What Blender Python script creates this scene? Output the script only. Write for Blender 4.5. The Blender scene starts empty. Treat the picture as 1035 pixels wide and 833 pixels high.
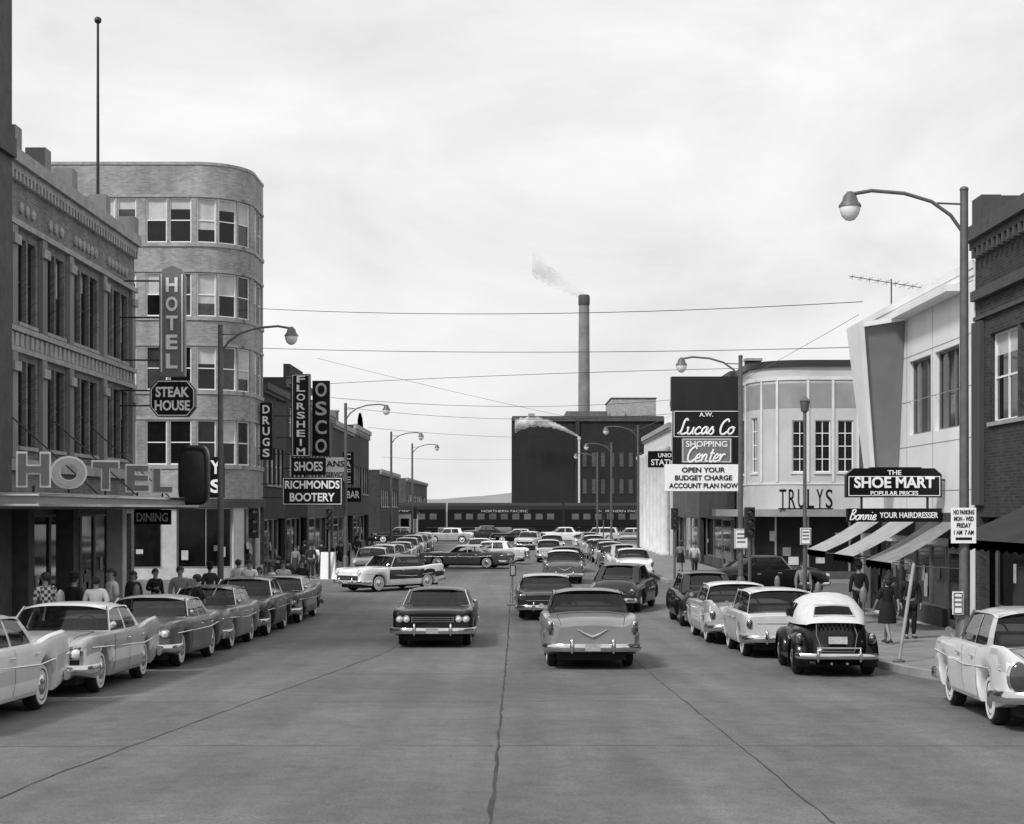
import bpy, bmesh, math, random
from mathutils import Vector, Matrix
R=math.radians; PI=math.pi
random.seed(11)
scene=bpy.context.scene; C=scene.collection
F=1550.0; HX=521.0; HY=515.0; CAMZ=2.09
def T(tab,x):
    if x<=tab[0][0]: return tab[0][1]
    for (a,b),(c,d) in zip(tab,tab[1:]):
        if x<=c: return b+(d-b)*(x-a)/(c-a)
    return tab[-1][1]
def TS(tab,x,h=.08): return (T(tab,x-h)+2*T(tab,x)+T(tab,x+h))/4
GT=[(-80,2.8),(0,0),(30,-1.04),(37,-1.27),(46,-1.42),(110,-1.42),(150,-1.2),(5000,-1.2)]
def gz(y): return TS(GT,y,3)
def P(px,py,D): return Vector(((px-HX)*D/F,D,CAMZ+(HY-py)*D/F))
def lerp(a,b,t): return a+(b-a)*t
def lin(a,b,n): return [a+(b-a)*i/(n-1) for i in range(n)]
# ---------------------------------------------------------------- materials
M={}
def mat(name,base,rough=.6,metal=0,ns=6,na=.15,bump=0,coat=0,stretch=(1,1,1),spec=.5,ns2=0,na2=.0,na3=.16):
    m=bpy.data.materials.new(name); m.use_nodes=True; nt=m.node_tree; b=nt.nodes['Principled BSDF']
    b.inputs['Roughness'].default_value=rough; b.inputs['Metallic'].default_value=metal
    b.inputs['Specular IOR Level'].default_value=spec
    if coat: b.inputs['Coat Weight'].default_value=coat; b.inputs['Coat Roughness'].default_value=.06
    if na>0:
        tc=nt.nodes.new('ShaderNodeTexCoord'); mp=nt.nodes.new('ShaderNodeMapping'); mp.inputs['Scale'].default_value=stretch
        no=nt.nodes.new('ShaderNodeTexNoise'); no.inputs['Scale'].default_value=ns; no.inputs['Detail'].default_value=5; no.inputs['Roughness'].default_value=.6
        mr=nt.nodes.new('ShaderNodeMapRange'); mr.inputs[1].default_value=.3; mr.inputs[2].default_value=.7
        mr.inputs[3].default_value=base*(1-na); mr.inputs[4].default_value=base*(1+na)
        nt.links.new(tc.outputs['Object'],mp.inputs[0]); nt.links.new(mp.outputs[0],no.inputs['Vector']); nt.links.new(no.outputs['Fac'],mr.inputs[0])
        out=mr.outputs[0]
        if ns2:
            for k,(sc,am,de) in enumerate(((ns2,na2,3),(.22,na3,6),(3.1,na3*.7,6))):
                n2=nt.nodes.new('ShaderNodeTexNoise'); n2.inputs['Scale'].default_value=sc; n2.inputs['Detail'].default_value=de; n2.inputs['Roughness'].default_value=.7
                m2=nt.nodes.new('ShaderNodeMapRange'); m2.inputs[1].default_value=.3; m2.inputs[2].default_value=.7; m2.inputs[3].default_value=1-am; m2.inputs[4].default_value=1+am
                nt.links.new(tc.outputs['Object'],n2.inputs['Vector']); nt.links.new(n2.outputs['Fac'],m2.inputs[0])
                mu=nt.nodes.new('ShaderNodeMath'); mu.operation='MULTIPLY'; nt.links.new(out,mu.inputs[0]); nt.links.new(m2.outputs[0],mu.inputs[1]); out=mu.outputs[0]
        cc=nt.nodes.new('ShaderNodeCombineColor')
        for k in range(3): nt.links.new(out,cc.inputs[k])
        nt.links.new(cc.outputs[0],b.inputs['Base Color'])
        if bump:
            bp=nt.nodes.new('ShaderNodeBump'); bp.inputs['Strength'].default_value=bump; bp.inputs['Distance'].default_value=.02
            nt.links.new(no.outputs['Fac'],bp.inputs['Height']); nt.links.new(bp.outputs[0],b.inputs['Normal'])
    else: b.inputs['Base Color'].default_value=(base,base,base,1)
    M[name]=m; return m
def brick(name,base,var=.25,mortar=.6,rough=.85,scale=1.0):
    m=bpy.data.materials.new(name); m.use_nodes=True; nt=m.node_tree; b=nt.nodes['Principled BSDF']; b.inputs['Roughness'].default_value=rough
    tc=nt.nodes.new('ShaderNodeTexCoord'); br=nt.nodes.new('ShaderNodeTexBrick')
    c=lambda v:(v,v,v,1)
    br.inputs['Color1'].default_value=c(base*(1-var)); br.inputs['Color2'].default_value=c(base*(1+var)); br.inputs['Mortar'].default_value=c(base*(1+mortar))
    br.inputs['Scale'].default_value=1; br.inputs['Brick Width'].default_value=.23*scale; br.inputs['Row Height'].default_value=.078*scale; br.inputs['Mortar Size'].default_value=.008*scale
    no=nt.nodes.new('ShaderNodeTexNoise'); no.inputs['Scale'].default_value=.7; no.inputs['Detail'].default_value=6; no.inputs['Roughness'].default_value=.65
    mp=nt.nodes.new('ShaderNodeMapping'); mp.inputs['Scale'].default_value=(1,1,.35)
    mr=nt.nodes.new('ShaderNodeMapRange'); mr.inputs[1].default_value=.25; mr.inputs[2].default_value=.75; mr.inputs[3].default_value=.55; mr.inputs[4].default_value=1.4
    mx=nt.nodes.new('ShaderNodeMix'); mx.data_type='RGBA'; mx.blend_type='MULTIPLY'; mx.inputs[0].default_value=1
    nt.links.new(tc.outputs['UV'],br.inputs['Vector']); nt.links.new(tc.outputs['Object'],mp.inputs[0]); nt.links.new(mp.outputs[0],no.inputs['Vector']); nt.links.new(no.outputs['Fac'],mr.inputs[0])
    nt.links.new(br.outputs['Color'],mx.inputs[6]); nt.links.new(mr.outputs[0],mx.inputs[7]); nt.links.new(mx.outputs[2],b.inputs['Base Color'])
    bp=nt.nodes.new('ShaderNodeBump'); bp.inputs['Strength'].default_value=.4; bp.inputs['Distance'].default_value=.01; bp.invert=True
    nt.links.new(br.outputs['Fac'],bp.inputs['Height']); nt.links.new(bp.outputs[0],b.inputs['Normal'])
    M[name]=m; return m
mat('asphalt',.13,.8,0,1.1,.2,0,0,(1,.05,1),.35,38,.34,.26)
mat('asphalt_side',.125,.85,0,.6,.15,0,0,(1,1,1),.3,40,.25)
mat('ground',.12,.9,0,.2,.25)
mat('sidewalk',.24,.85,0,1.5,.2,.1,0,(1,1,1),.3,30,.14)
mat('kerbstone',.32,.85,0,2,.25)
mat('joint',.035,.9,0,1.5,.5)
mat('hill',.25,1,0,.004,.2)
brick('brick_hotel',.15,.3,.5)
brick('brick_dark',.03,.45,1.1)
brick('brick_mid',.08,.35,.6)
brick('brick_light',.29,.2,.15)
brick('brick_black',.012,.3,.4)
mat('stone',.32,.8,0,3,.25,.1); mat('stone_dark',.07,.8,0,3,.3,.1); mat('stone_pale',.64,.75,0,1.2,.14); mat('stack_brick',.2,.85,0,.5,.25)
mat('panel_white',.82,.5,0,.8,.08); mat('panel_cream',.5,.5,0,.7,.12); mat('panel_grey',.27,.55,0,.8,.16); mat('panel_fin_shade',.19,.55,0,.8,.16); mat('tile_light',.5,.4,0,2,.15)
mat('black_enamel',.005,.3,0,4,.3,spec=.35); mat('white_paint',.86,.5,0,5,.05); mat('off_white',.5,.5,0,5,.1); mat('grey_paint',.17,.45,0,5,.15); mat('dark_paint',.022,.45,0,5,.2)
mat('lamp_metal',.12,.5,.2,5,.2); mat('steel',.42,.35,.8,5,.1); mat('roofing',.06,.95,0,1,.3); mat('shop_dark',.006,.5,0,2,.5,spec=.3)  # shop_dark is near black to deepen the shade under canopies
mat('awning_stripe_dark',.03,.9,0,3,.2); mat('awning_grey',.24,.9,0,3,.2,.1); mat('awning_light',.36,.9,0,3,.2,.1)
mat('pane_dark',.008,.06,0,2,.5,0,0,(1,1,1),.4); mat('pane_mid',.05,.08,0,2,.5,0,0,(1,1,1),.5); mat('pane_rail',.11,.2,0,.3,.6); mat('blind',.5,.5,0,2,.18)
mat('chrome',.68,.14,1,3,.12); mat('rubber',.01,.85,0,10,.2); mat('whitewall',.7,.7,0,10,.1); mat('cabin',.012,.8,0,5,.3); mat('seat_cloth',.06,.8,0,8,.2)
mat('lens_clear',.7,.08,0,5,.05,0,.5); mat('lens_red',.05,.1,0,5,.1,0,.8); mat('plate',.35,.5,0,25,.35); mat('lamp_glass',.85,.15,0,3,.03)
mat('canvas',.6,.85,0,6,.1,.1); mat('skin',.27,.6,0,10,.1); mat('hair_dark',.02,.7,0,20,.3); mat('shoe',.02,.4,0,10,.1)
mat('paintA',.3,.25,0,4,.02,0,.7); mat('paintB',.3,.25,0,4,.02,0,.7); mat('top_cloth',.3,.9,0,14,.1); mat('bottom_cloth',.06,.9,0,14,.15)
for nm,v,ct,sp in (('p_white',.8,.6,.4),('p_pale',.56,.6,.4),('p_light',.40,.6,.4),('p_mid',.20,.55,.35),('p_grey',.1,.5,.3),('p_dark',.025,.4,.25),('p_black',.005,.3,.15)): mat(nm,v,.32,0,1.6,.12,0,ct,spec=sp)
for nm,v in (('c_white',.78),('c_pale',.5),('c_mid',.2),('c_dark',.03),('c_black',.01)): mat(nm,v,.9,0,14,.15)
mm=mat('c_check',.3,.9,0,14,.1)
nt=mm.node_tree; ck=nt.nodes.new('ShaderNodeTexChecker'); ck.inputs['Scale'].default_value=14; ck.inputs['Color1'].default_value=(.6,.6,.6,1); ck.inputs['Color2'].default_value=(.06,.06,.06,1)
tc=nt.nodes.new('ShaderNodeTexCoord'); nt.links.new(tc.outputs['Object'],ck.inputs[0]); nt.links.new(ck.outputs[0],nt.nodes['Principled BSDF'].inputs['Base Color'])
g=bpy.data.materials.new('car_glass'); g.use_nodes=True; nt=g.node_tree; nt.nodes.clear()
o=nt.nodes.new('ShaderNodeOutputMaterial'); mx=nt.nodes.new('ShaderNodeMixShader'); tr=nt.nodes.new('ShaderNodeBsdfTransparent'); tr.inputs[0].default_value=(.7,.7,.7,1)
gl=nt.nodes.new('ShaderNodeBsdfGlossy'); gl.inputs['Roughness'].default_value=.03; fr=nt.nodes.new('ShaderNodeFresnel'); fr.inputs[0].default_value=1.5
nt.links.new(fr.outputs[0],mx.inputs[0]); nt.links.new(tr.outputs[0],mx.inputs[1]); nt.links.new(gl.outputs[0],mx.inputs[2]); nt.links.new(mx.outputs[0],o.inputs[0]); M['car_glass']=g
def smokemat(name,lo,hi,sc,base):
    g=bpy.data.materials.new(name); g.use_nodes=True; nt=g.node_tree; nt.nodes.clear()
    o=nt.nodes.new('ShaderNodeOutputMaterial'); mx=nt.nodes.new('ShaderNodeMixShader'); tr=nt.nodes.new('ShaderNodeBsdfTransparent'); df=nt.nodes.new('ShaderNodeBsdfDiffuse'); df.inputs[0].default_value=(base,base,base,1)
    tc=nt.nodes.new('ShaderNodeTexCoord'); no=nt.nodes.new('ShaderNodeTexNoise'); no.inputs['Scale'].default_value=sc; no.inputs['Detail'].default_value=4
    mr=nt.nodes.new('ShaderNodeMapRange'); mr.inputs[1].default_value=.35; mr.inputs[2].default_value=.68; mr.inputs[3].default_value=lo; mr.inputs[4].default_value=hi
    nt.links.new(tc.outputs['Object'],no.inputs['Vector']); nt.links.new(no.outputs['Fac'],mr.inputs[0]); nt.links.new(mr.outputs[0],mx.inputs[0]); nt.links.new(tr.outputs[0],mx.inputs[1]); nt.links.new(df.outputs[0],mx.inputs[2]); nt.links.new(mx.outputs[0],o.inputs[0]); M[name]=g
smokemat('steam',.06,.42,.7,.9); smokemat('thin_smoke',.0,.17,.3,.42)
# ---------------------------------------------------------------- mesh helper
def rootloc(o):
    while o.parent: o=o.parent
    return o.location.copy()
class MB:
    def __init__(s): s.bm=bmesh.new(); s.uv=s.bm.loops.layers.uv.new('UVMap')
    def v(s,p): return s.bm.verts.new(p)
    def f(s,vs,mi=0):
        try: fc=s.bm.faces.new(vs)
        except ValueError: return None
        fc.material_index=mi; return fc
    def poly(s,pts,uvs=None,mi=0):
        fc=s.f([s.v(p) for p in pts],mi)
        if uvs and fc:
            for l,u in zip(fc.loops,uvs): l[s.uv].uv=u
        return fc
    def hexa(s,p):
        vs=[s.v(q) for q in p]
        for q in ((3,2,1,0),(4,5,6,7),(0,1,5,4),(1,2,6,5),(2,3,7,6),(3,0,4,7)): s.f([vs[i] for i in q])
        return s
    def box(s,x0,x1,y0,y1,z0,z1):
        return s.hexa([(x0,y0,z0),(x1,y0,z0),(x1,y1,z0),(x0,y1,z0),(x0,y0,z1),(x1,y0,z1),(x1,y1,z1),(x0,y1,z1)])
    def fbox(s,f,u0,u1,v0,v1,d0,d1):
        return s.hexa([f(u0,v0,d0),f(u1,v0,d0),f(u1,v0,d1),f(u0,v0,d1),f(u0,v1,d0),f(u1,v1,d0),f(u1,v1,d1),f(u0,v1,d1)])
    def loft(s,rings,cap=True,closed=True,pred=None):
        vr=[[s.v(p) for p in r] for r in rings]; n=len(vr[0])
        for a,b in zip(vr,vr[1:]):
            for i in range(n if closed else n-1):
                j=(i+1)%n; fc=s.f([a[i],a[j],b[j],b[i]])
                if fc and pred and pred(fc.calc_center_median()): fc.material_index=1
        if cap: s.f(vr[0][::-1]); s.f(vr[-1])
        return s
    def grid(s,fn,nu,nv):
        vs=[[s.v(fn(i/nu,j/nv)) for i in range(nu+1)] for j in range(nv+1)]
        for j in range(nv):
            for i in range(nu): s.f([vs[j][i],vs[j][i+1],vs[j+1][i+1],vs[j+1][i]])
        return s
    def tube(s,pts,r,n=8,flat=1):
        pts=[Vector(p) for p in pts]; rr=r if isinstance(r,(list,tuple)) else [r]*len(pts); rings=[]; up=None
        for i,p in enumerate(pts):
            t=(pts[min(i+1,len(pts)-1)]-pts[max(i-1,0)]).normalized()
            if up is None: up=Vector((0,0,1)) if abs(t.z)<.9 else Vector((0,1,0))
            a=t.cross(up).normalized(); b=a.cross(t).normalized(); up=b
            rings.append([p+a*(math.cos(2*PI*k/n)*rr[i])+b*(math.sin(2*PI*k/n)*rr[i]*flat) for k in range(n)])
        return s.loft(rings)
    def cyl(s,p0,p1,r0,r1=None,n=12): return s.tube([p0,p1],[r0,r0 if r1 is None else r1],n)
    def lathe(s,prof,O,A,n=20,ex=1,ez=1):
        O=Vector(O); A=Vector(A).normalized(); u=Vector((0,0,1)) if abs(A.z)<.9 else Vector((0,1,0)); a=A.cross(u).normalized(); b=a.cross(A)
        return s.loft([[O+A*h+a*(math.cos(2*PI*k/n)*r*ex)+b*(math.sin(2*PI*k/n)*r*ez) for k in range(n)] for r,h in prof])
    def ell(s,c,rx,ry,rz,nu=12,nv=8,t0=-1,t1=1):
        c=Vector(c); rings=[]
        for j in range(nv+1):
            th=lerp(t0,t1,j/nv)*PI/2; cs=max(math.cos(th),.02)
            rings.append([c+Vector((rx*cs*math.cos(2*PI*k/nu),ry*cs*math.sin(2*PI*k/nu),rz*math.sin(th))) for k in range(nu)])
        return s.loft(rings)
    def bar(s,pts,h,t):
        pts=[Vector(p) for p in pts]; rings=[]
        for i,p in enumerate(pts):
            tg=(pts[min(i+1,len(pts)-1)]-pts[max(i-1,0)]); tg.z=0; tg.normalize(); nrm=Vector((tg.y,-tg.x,0))
            rings.append([p+nrm*(t/2*a)+Vector((0,0,h/2*b)) for a,b in ((-1,-.8),(-.5,-1),(.4,-1),(1,-.5),(1,.5),(.4,1),(-.5,1),(-1,.8))])
        return s.loft(rings)
    def solid(s,th): bmesh.ops.solidify(s.bm,geom=s.bm.faces[:],thickness=th); return s
    def build(s,name,mats,parent=None,smooth=False,ang=38,bev=0,loc=None,kind=None):
        bm=s.bm
        if smooth: bmesh.ops.remove_doubles(bm,verts=bm.verts[:],dist=1e-5)
        bmesh.ops.recalc_face_normals(bm,faces=bm.faces[:])
        if bev:
            ed=[e for e in bm.edges if len(e.link_faces)==2 and e.calc_face_angle(0)>R(35)]
            bmesh.ops.bevel(bm,geom=ed,offset=bev,segments=2,affect='EDGES',profile=.6,clamp_overlap=True)
        off=rootloc(parent) if parent else Vector(loc or (0,0,0))
        bmesh.ops.translate(bm,verts=bm.verts[:],vec=-off)
        me=bpy.data.meshes.new(name); bm.to_mesh(me); bm.free()
        if not isinstance(mats,(list,tuple)): mats=[mats]
        for m in mats: me.materials.append(M[m] if isinstance(m,str) else m)
        if smooth:
            me.polygons.foreach_set('use_smooth',[True]*len(me.polygons)); me.set_sharp_from_angle(angle=R(ang))
        o=bpy.data.objects.new(name,me); C.objects.link(o)
        if parent: o.parent=parent
        else: o.location=off
        if kind: o['kind']=kind
        return o
def thing(name,label,cat,loc=(0,0,0),group=None):
    o=bpy.data.objects.new(name,None); C.objects.link(o); o.location=loc; o.empty_display_size=.3
    o['label']=label; o['category']=cat
    if group: o['group']=group
    return o
def tag(o,label,cat,group=None,kind=None):
    o['label']=label; o['category']=cat
    if group: o['group']=group
    if kind: o['kind']=kind
    return o
def copy_tree(o,parent=None):
    c=o.copy(); C.objects.link(c)
    if parent: c.parent=parent
    for ch in list(o.children): copy_tree(ch,c)
    return c
def remap(o,mp):
    for s in getattr(o,'material_slots',[]):
        if s.material and s.material.name in mp:
            nm=mp[s.material.name]; s.link='OBJECT'; s.material=M[nm]
    for ch in o.children: remap(ch,mp)
def text(parent,s,O,w,h,m,U=(1,0,0),V=(0,0,1),shear=0,bold=.015,ext=.012,name='lettering',space=1):
    cu=bpy.data.curves.new('t','FONT'); cu.body=s; cu.shear=shear; cu.offset=bold; cu.extrude=.02; cu.space_character=space; cu.resolution_u=4
    ob=bpy.data.objects.new('t',cu); C.objects.link(ob); dg=bpy.context.evaluated_depsgraph_get()
    me=bpy.data.meshes.new_from_object(ob.evaluated_get(dg)); bpy.data.objects.remove(ob)
    xs=[v.co.x for v in me.vertices]; ys=[v.co.y for v in me.vertices]
    x0,x1,y0,y1=min(xs),max(xs),min(ys),max(ys); U=Vector(U).normalized(); V=Vector(V).normalized(); N=U.cross(V); O=Vector(O)
    mb=MB(); mb.bm.from_mesh(me); bpy.data.meshes.remove(me)
    for v in mb.bm.verts:
        a=((v.co.x-(x0+x1)/2)/(x1-x0)*w, (v.co.y-(y0+y1)/2)/(y1-y0)*h, v.co.z/.02*ext)
        v.co=O+U*a[0]+V*a[1]+N*a[2]
    return mb.build(name,m,parent)
SC={'u':(1,[[(-.1,.75),(.02,1),(.05,.2),(.35,.0),(.65,.35),(.75,1),(.72,.2),(.95,.05)]]),'c':(.9,[[(.7,.8),(.45,1),(.1,.6),(.15,.15),(.5,0),(.9,.2)]]),'a':(1,[[(.72,.85),(.4,1),(.08,.55),(.25,.02),(.6,.3),(.75,1),(.73,.2),(1,.05)]]),
's':(.8,[[(-.05,.1),(.4,1.05),(.45,.8),(.68,.4),(.5,0),(.1,.08)]]),'o':(.9,[[(.45,1),(.1,.7),(.1,.25),(.42,0),(.75,.3),(.75,.75),(.42,1),(.9,.85)]]),'e':(.8,[[(.0,.4),(.5,.55),(.55,.9),(.3,1),(.05,.5),(.25,0),(.8,.2)]]),
'n':(1,[[(-.05,.75),(.08,1),(.1,.05),(.2,.6),(.45,1),(.65,.75),(.65,.15),(.95,.1)]]),'t':(.65,[[(.3,1.7),(.22,.3),(.35,0),(.65,.15)],[(.0,1.1),(.6,1.15)]]),'r':(.7,[[(-.05,.75),(.08,1),(.1,.05),(.2,.6),(.4,1),(.65,.92)]]),
'L':(1.25,[[(.95,1.85),(.75,2.1),(.5,1.8),(.4,.5),(.1,.05),(.2,.2),(.7,.02),(1.2,.2)]]),'C':(1.2,[[(1.05,1.7),(.8,2.05),(.3,1.6),(.15,.8),(.35,.1),(.8,.02),(1.15,.35)]]),'B':(1.05,[[(.2,2),(.12,0)],[(.0,1.8),(.6,2.05),(.75,1.5),(.25,1.08),(.85,.85),(.75,.15),(.1,.05)]]),'i':(.45,[[(-.05,.75),(.1,1),(.12,.15),(.4,.1)],[(.13,1.4),(.16,1.52)]]),' ':(.6,[])}
def script(parent,s,cx,cz,y,w,m,r=.07):
    x=0; strokes=[]
    for ch in s:
        adv,st=SC[ch]
        for q in st: strokes.append([(x+a,b) for a,b in q])
        x+=adv
    sm=[]
    for q in strokes:
        out=[]
        for i in range(len(q)-1):
            p0,p1,p2,p3=q[max(i-1,0)],q[i],q[i+1],q[min(i+2,len(q)-1)]
            for t in (0,.25,.5,.75): out.append(tuple(.5*(2*p1[k]+(p2[k]-p0[k])*t+(2*p0[k]-5*p1[k]+4*p2[k]-p3[k])*t*t+(3*p1[k]-p0[k]-3*p2[k]+p3[k])*t**3) for k in (0,1)))
        out.append(q[-1]); sm.append([(a+.3*b,b) for a,b in out])
    xs=[a for q in sm for a,b in q]; zs=[b for q in sm for a,b in q]; k=w/(max(xs)-min(xs)); mx=(max(xs)+min(xs))/2; mz=(max(zs)+min(zs))/2
    mb=MB()
    for q in sm: mb.tube([(cx+(a-mx)*k,y,cz+(b-mz)*k) for a,b in q],r*k,6)
    return mb.build('lettering',m,parent)
# ---------------------------------------------------------------- setting
def strip(mb,x0,x1,y0,y1,h,skirt=0,step=2.0):
    X0=x0 if callable(x0) else (lambda y:x0); X1=x1 if callable(x1) else (lambda y:x1)
    n=max(2,int((y1-y0)/step)+1); ys=lin(y0,y1,n)
    if skirt: mb.loft([[(X0(y),y,gz(y)-skirt),(X1(y),y,gz(y)-skirt),(X1(y),y,gz(y)+h),(X0(y),y,gz(y)+h)] for y in ys])
    else: mb.loft([[(X0(y),y,gz(y)+h),(X1(y),y,gz(y)+h)] for y in ys],cap=False,closed=False)
KR=[(-60,9.6),(21,9.6),(23.5,9.1),(25.5,7.9),(28,7.3),(31,7.15),(400,7.15)]
kr=lambda y:TS(KR,y,1.0)
KL=-8.45
mb=MB(); ys=[-80,-30,0,10,20,30,37,46,60,80,110,130,150,200,300,600,1500,5000]
for a,b in zip(ys,ys[1:]): mb.poly([(-3000,a,gz(a)-.08),(3000,a,gz(a)-.08),(3000,b,gz(b)-.08),(-3000,b,gz(b)-.08)])
mb.build('ground','ground',kind='structure')
mb=MB(); strip(mb,KL,12,-40,196,0); mb.build('road','asphalt',smooth=True,kind='structure')
mb=MB(); strip(mb,-90,KL,53,73,0); strip(mb,12,90,53.5,73,0); strip(mb,-90,KL,137,196,0); strip(mb,12,90,137,196,0); mb.build('side_road','asphalt_side',kind='structure')
def walk(x0,x1,y0,y1):
    mb=MB(); strip(mb,x0,x1,y0,y1,.14,.3); mb.build('pavement','sidewalk',kind='structure')
def kerb(fx,w,y0,y1):
    mb=MB(); strip(mb,fx,lambda y:(fx(y) if callable(fx) else fx)+w,y0,y1,.145,.3,1.0); mb.build('kerb','kerbstone',kind='structure')
walk(-40,KL-.16,-40,52.6); kerb(KL,-.158,-40,52.6); walk(-40,KL-.16,73.2,136.5); kerb(KL,-.158,73.2,136.5)
walk(lambda y:kr(y)+.16,40,-40,53.2); kerb(kr,.158,-40,53.2); walk(lambda y:kr(y)+.16,40,73.2,136.5); kerb(kr,.158,73.2,136.5)
mb=MB(); rj=random.Random(3)
def jline(fx,y0,y1,w):
    n=int((y1-y0)/.5)+2; pts=[(fx(y)+rj.uniform(-.015,.015),y,w*rj.uniform(.3,1.5)) for y in lin(y0,y1,n)]
    mb.loft([[(x-ww/2,y,gz(y)+.004),(x+ww/2,y,gz(y)+.004)] for x,y,ww in pts],cap=False,closed=False)
jline(lambda y:-.2,-10,130,.036); jline(lambda y:2.55,-10,130,.02)
jline(lambda y:T([(-10,-4.9),(15,-4.55),(24,-3.9),(36,-2.95),(60,-2.9)],y),-10,110,.022)
y=6.3
while y<90:
    for x0,x1 in ((KL,-4.0),(-3.9,-.25),(-.15,2.5),(2.6,7.1)):
        if rj.random()<.25: continue
        xs=lin(x0,x1,11); dy=rj.uniform(-.1,.1); pts=[(x,y+dy+rj.uniform(-.03,.03),rj.uniform(.003,.014)) for x in xs]
        mb.loft([[(x,yy-ww,gz(yy-ww)+.008),(x,yy+ww,gz(yy+ww)+.008)] for x,yy,ww in pts],cap=False,closed=False)
    y+=5.6
mb.build('road_joints','joint',kind='structure')
mb=MB(); rh=random.Random(5); xs=lin(-1400,1400,80)
mb.loft([[(x,2400,-4),(x,2450,2+18+10*math.sin(x*.004+1)+6*math.sin(x*.013)+rh.uniform(-1,1)),(x,2900,10)] for x in xs],cap=False,closed=False)
mb.build('hills','hill',smooth=True,kind='structure')
# ---------------------------------------------------------------- walls and windows
def wall(mb,f,u0,u1,v0,v1,rects,depth=.22,extra=()):
    us=sorted(set([u0,u1]+[r[0] for r in rects]+[r[1] for r in rects]+list(extra))); vs=sorted(set([v0,v1]+[r[2] for r in rects]+[r[3] for r in rects]))
    for a,b in zip(us,us[1:]):
        for c,d in zip(vs,vs[1:]):
            mu,mv=(a+b)/2,(c+d)/2
            if any(r[0]<mu<r[1] and r[2]<mv<r[3] for r in rects): continue
            mb.poly([f(a,c,0),f(b,c,0),f(b,d,0),f(a,d,0)],[(a,c),(b,c),(b,d),(a,d)])
    for a,b,c,d in rects:
        D=depth+.02
        for p,q in (((a,c),(b,c)),((b,c),(b,d)),((b,d),(a,d)),((a,d),(a,c))):
            mb.poly([f(p[0],p[1],0),f(q[0],q[1],0),f(q[0],q[1],D),f(p[0],p[1],D)],[(p[0],p[1]),(q[0],q[1]),(q[0]+.2,q[1]+.2),(p[0]+.2,p[1]+.2)])
rw=random.Random(21)
def window(root,f,r,frame='white_paint',nx=1,ny=2,depth=.2,pane=None,blind=.5,sill='stone',t=.06,name='window',card=0):
    a,b,c,d=r; mb=MB(); e=.003
    mb.fbox(f,a+e,a+t,c+e,d-e,depth-.08,depth); mb.fbox(f,b-t,b-e,c+e,d-e,depth-.08,depth); mb.fbox(f,a+t,b-t,d-t,d-e,depth-.08,depth); mb.fbox(f,a+t,b-t,c+e,c+t,depth-.08,depth)
    for i in range(1,nx): u=lerp(a,b,i/nx); mb.fbox(f,u-t*.4,u+t*.4,c+t,d-t,depth-.07,depth)
    for i in range(1,ny): v=lerp(c,d,i/ny); mb.fbox(f,a+t,b-t,v-t*.4,v+t*.4,depth-.065,depth)
    w=mb.build(name,frame,root)
    bl=rw.random()<blind; vb=lerp(d,c,rw.choice((.25,.4,.5,.5,.7))) if bl else d
    mb=MB(); mb.poly([f(a+e,c+e,depth-.03),f(b-e,c+e,depth-.03),f(b-e,vb,depth-.03),f(a+e,vb,depth-.03)]); mb.build('pane',pane or rw.choice(('pane_dark','pane_dark','pane_mid')),w)
    if bl: mb=MB(); mb.poly([f(a+e,vb,depth-.03),f(b-e,vb,depth-.03),f(b-e,d-e,depth-.03),f(a+e,d-e,depth-.03)]); mb.build('blind','blind',w)
    if sill: mb=MB(); mb.fbox(f,a-.06,b+.06,c-.1,c-.003,-.07,.03); mb.build('sill',sill,w)
    for k in range(card):
        u=rw.uniform(a+.15,b-.6); v=rw.uniform(c+.1,c+.9); MB().fbox(f,u,u+rw.uniform(.2,.45),v,v+rw.uniform(.2,.5),depth-.05-.008*k,depth-.044-.008*k).build('display_card',rw.choice(('off_white','blind','grey_paint')),w)
    return w
def shopfront(root,f,u0,u1,v0,v1,n,frame='steel',depth=.45,pane=None,door_at=1,bulk='stone_dark'):
    ws=lin(u0,u1,n+1)
    for i,(a,b) in enumerate(zip(ws,ws[1:])):
        a+=.02; b-=.02
        if i==door_at:
            mb=MB(); t=.1
            mb.fbox(f,a,a+t,v0,v1-.01,depth-.06,depth); mb.fbox(f,b-t,b,v0,v1-.01,depth-.06,depth); mb.fbox(f,a+t,b-t,v1-.12,v1-.01,depth-.06,depth); mb.fbox(f,a+t,b-t,v0,v0+.25,depth-.06,depth); mb.fbox(f,a+t,b-t,v0+2.1,v0+2.2,depth-.06,depth)
            d=mb.build('door',frame,root)
            mb=MB(); mb.poly([f(a,v0,depth-.03),f(b,v0,depth-.03),f(b,v1-.01,depth-.03),f(a,v1-.01,depth-.03)]); mb.build('pane','pane_dark',d)
            mb=MB(); mb.fbox(f,b-t-.1,b-t-.06,v0+.9,v0+1.3,depth-.12,depth-.08); mb.build('handle','chrome',d)
        else: 
            mb=MB(); mb.fbox(f,a,b,v0,v0+.5,depth-.2,depth); mb.build('bulkhead',bulk,root)
            window(root,f,(a,b,v0+.503,v1-.01),frame,1,1,depth,pane or rw.choice(('pane_dark','pane_dark','pane_mid')),0,None,.07,'shop_window',rw.choice((1,2,2,3)))
def band(mb,f,us,v0,v1,d0,d1):
    for a,b in zip(us,us[1:]): mb.fbox(f,a,b,v0,v1,d0,d1)
def side_f(X,side): return lambda u,v,d:Vector((X+side*d,u,v))
def near_f(Y): return lambda u,v,d:Vector((u,Y+d,v))
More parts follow.
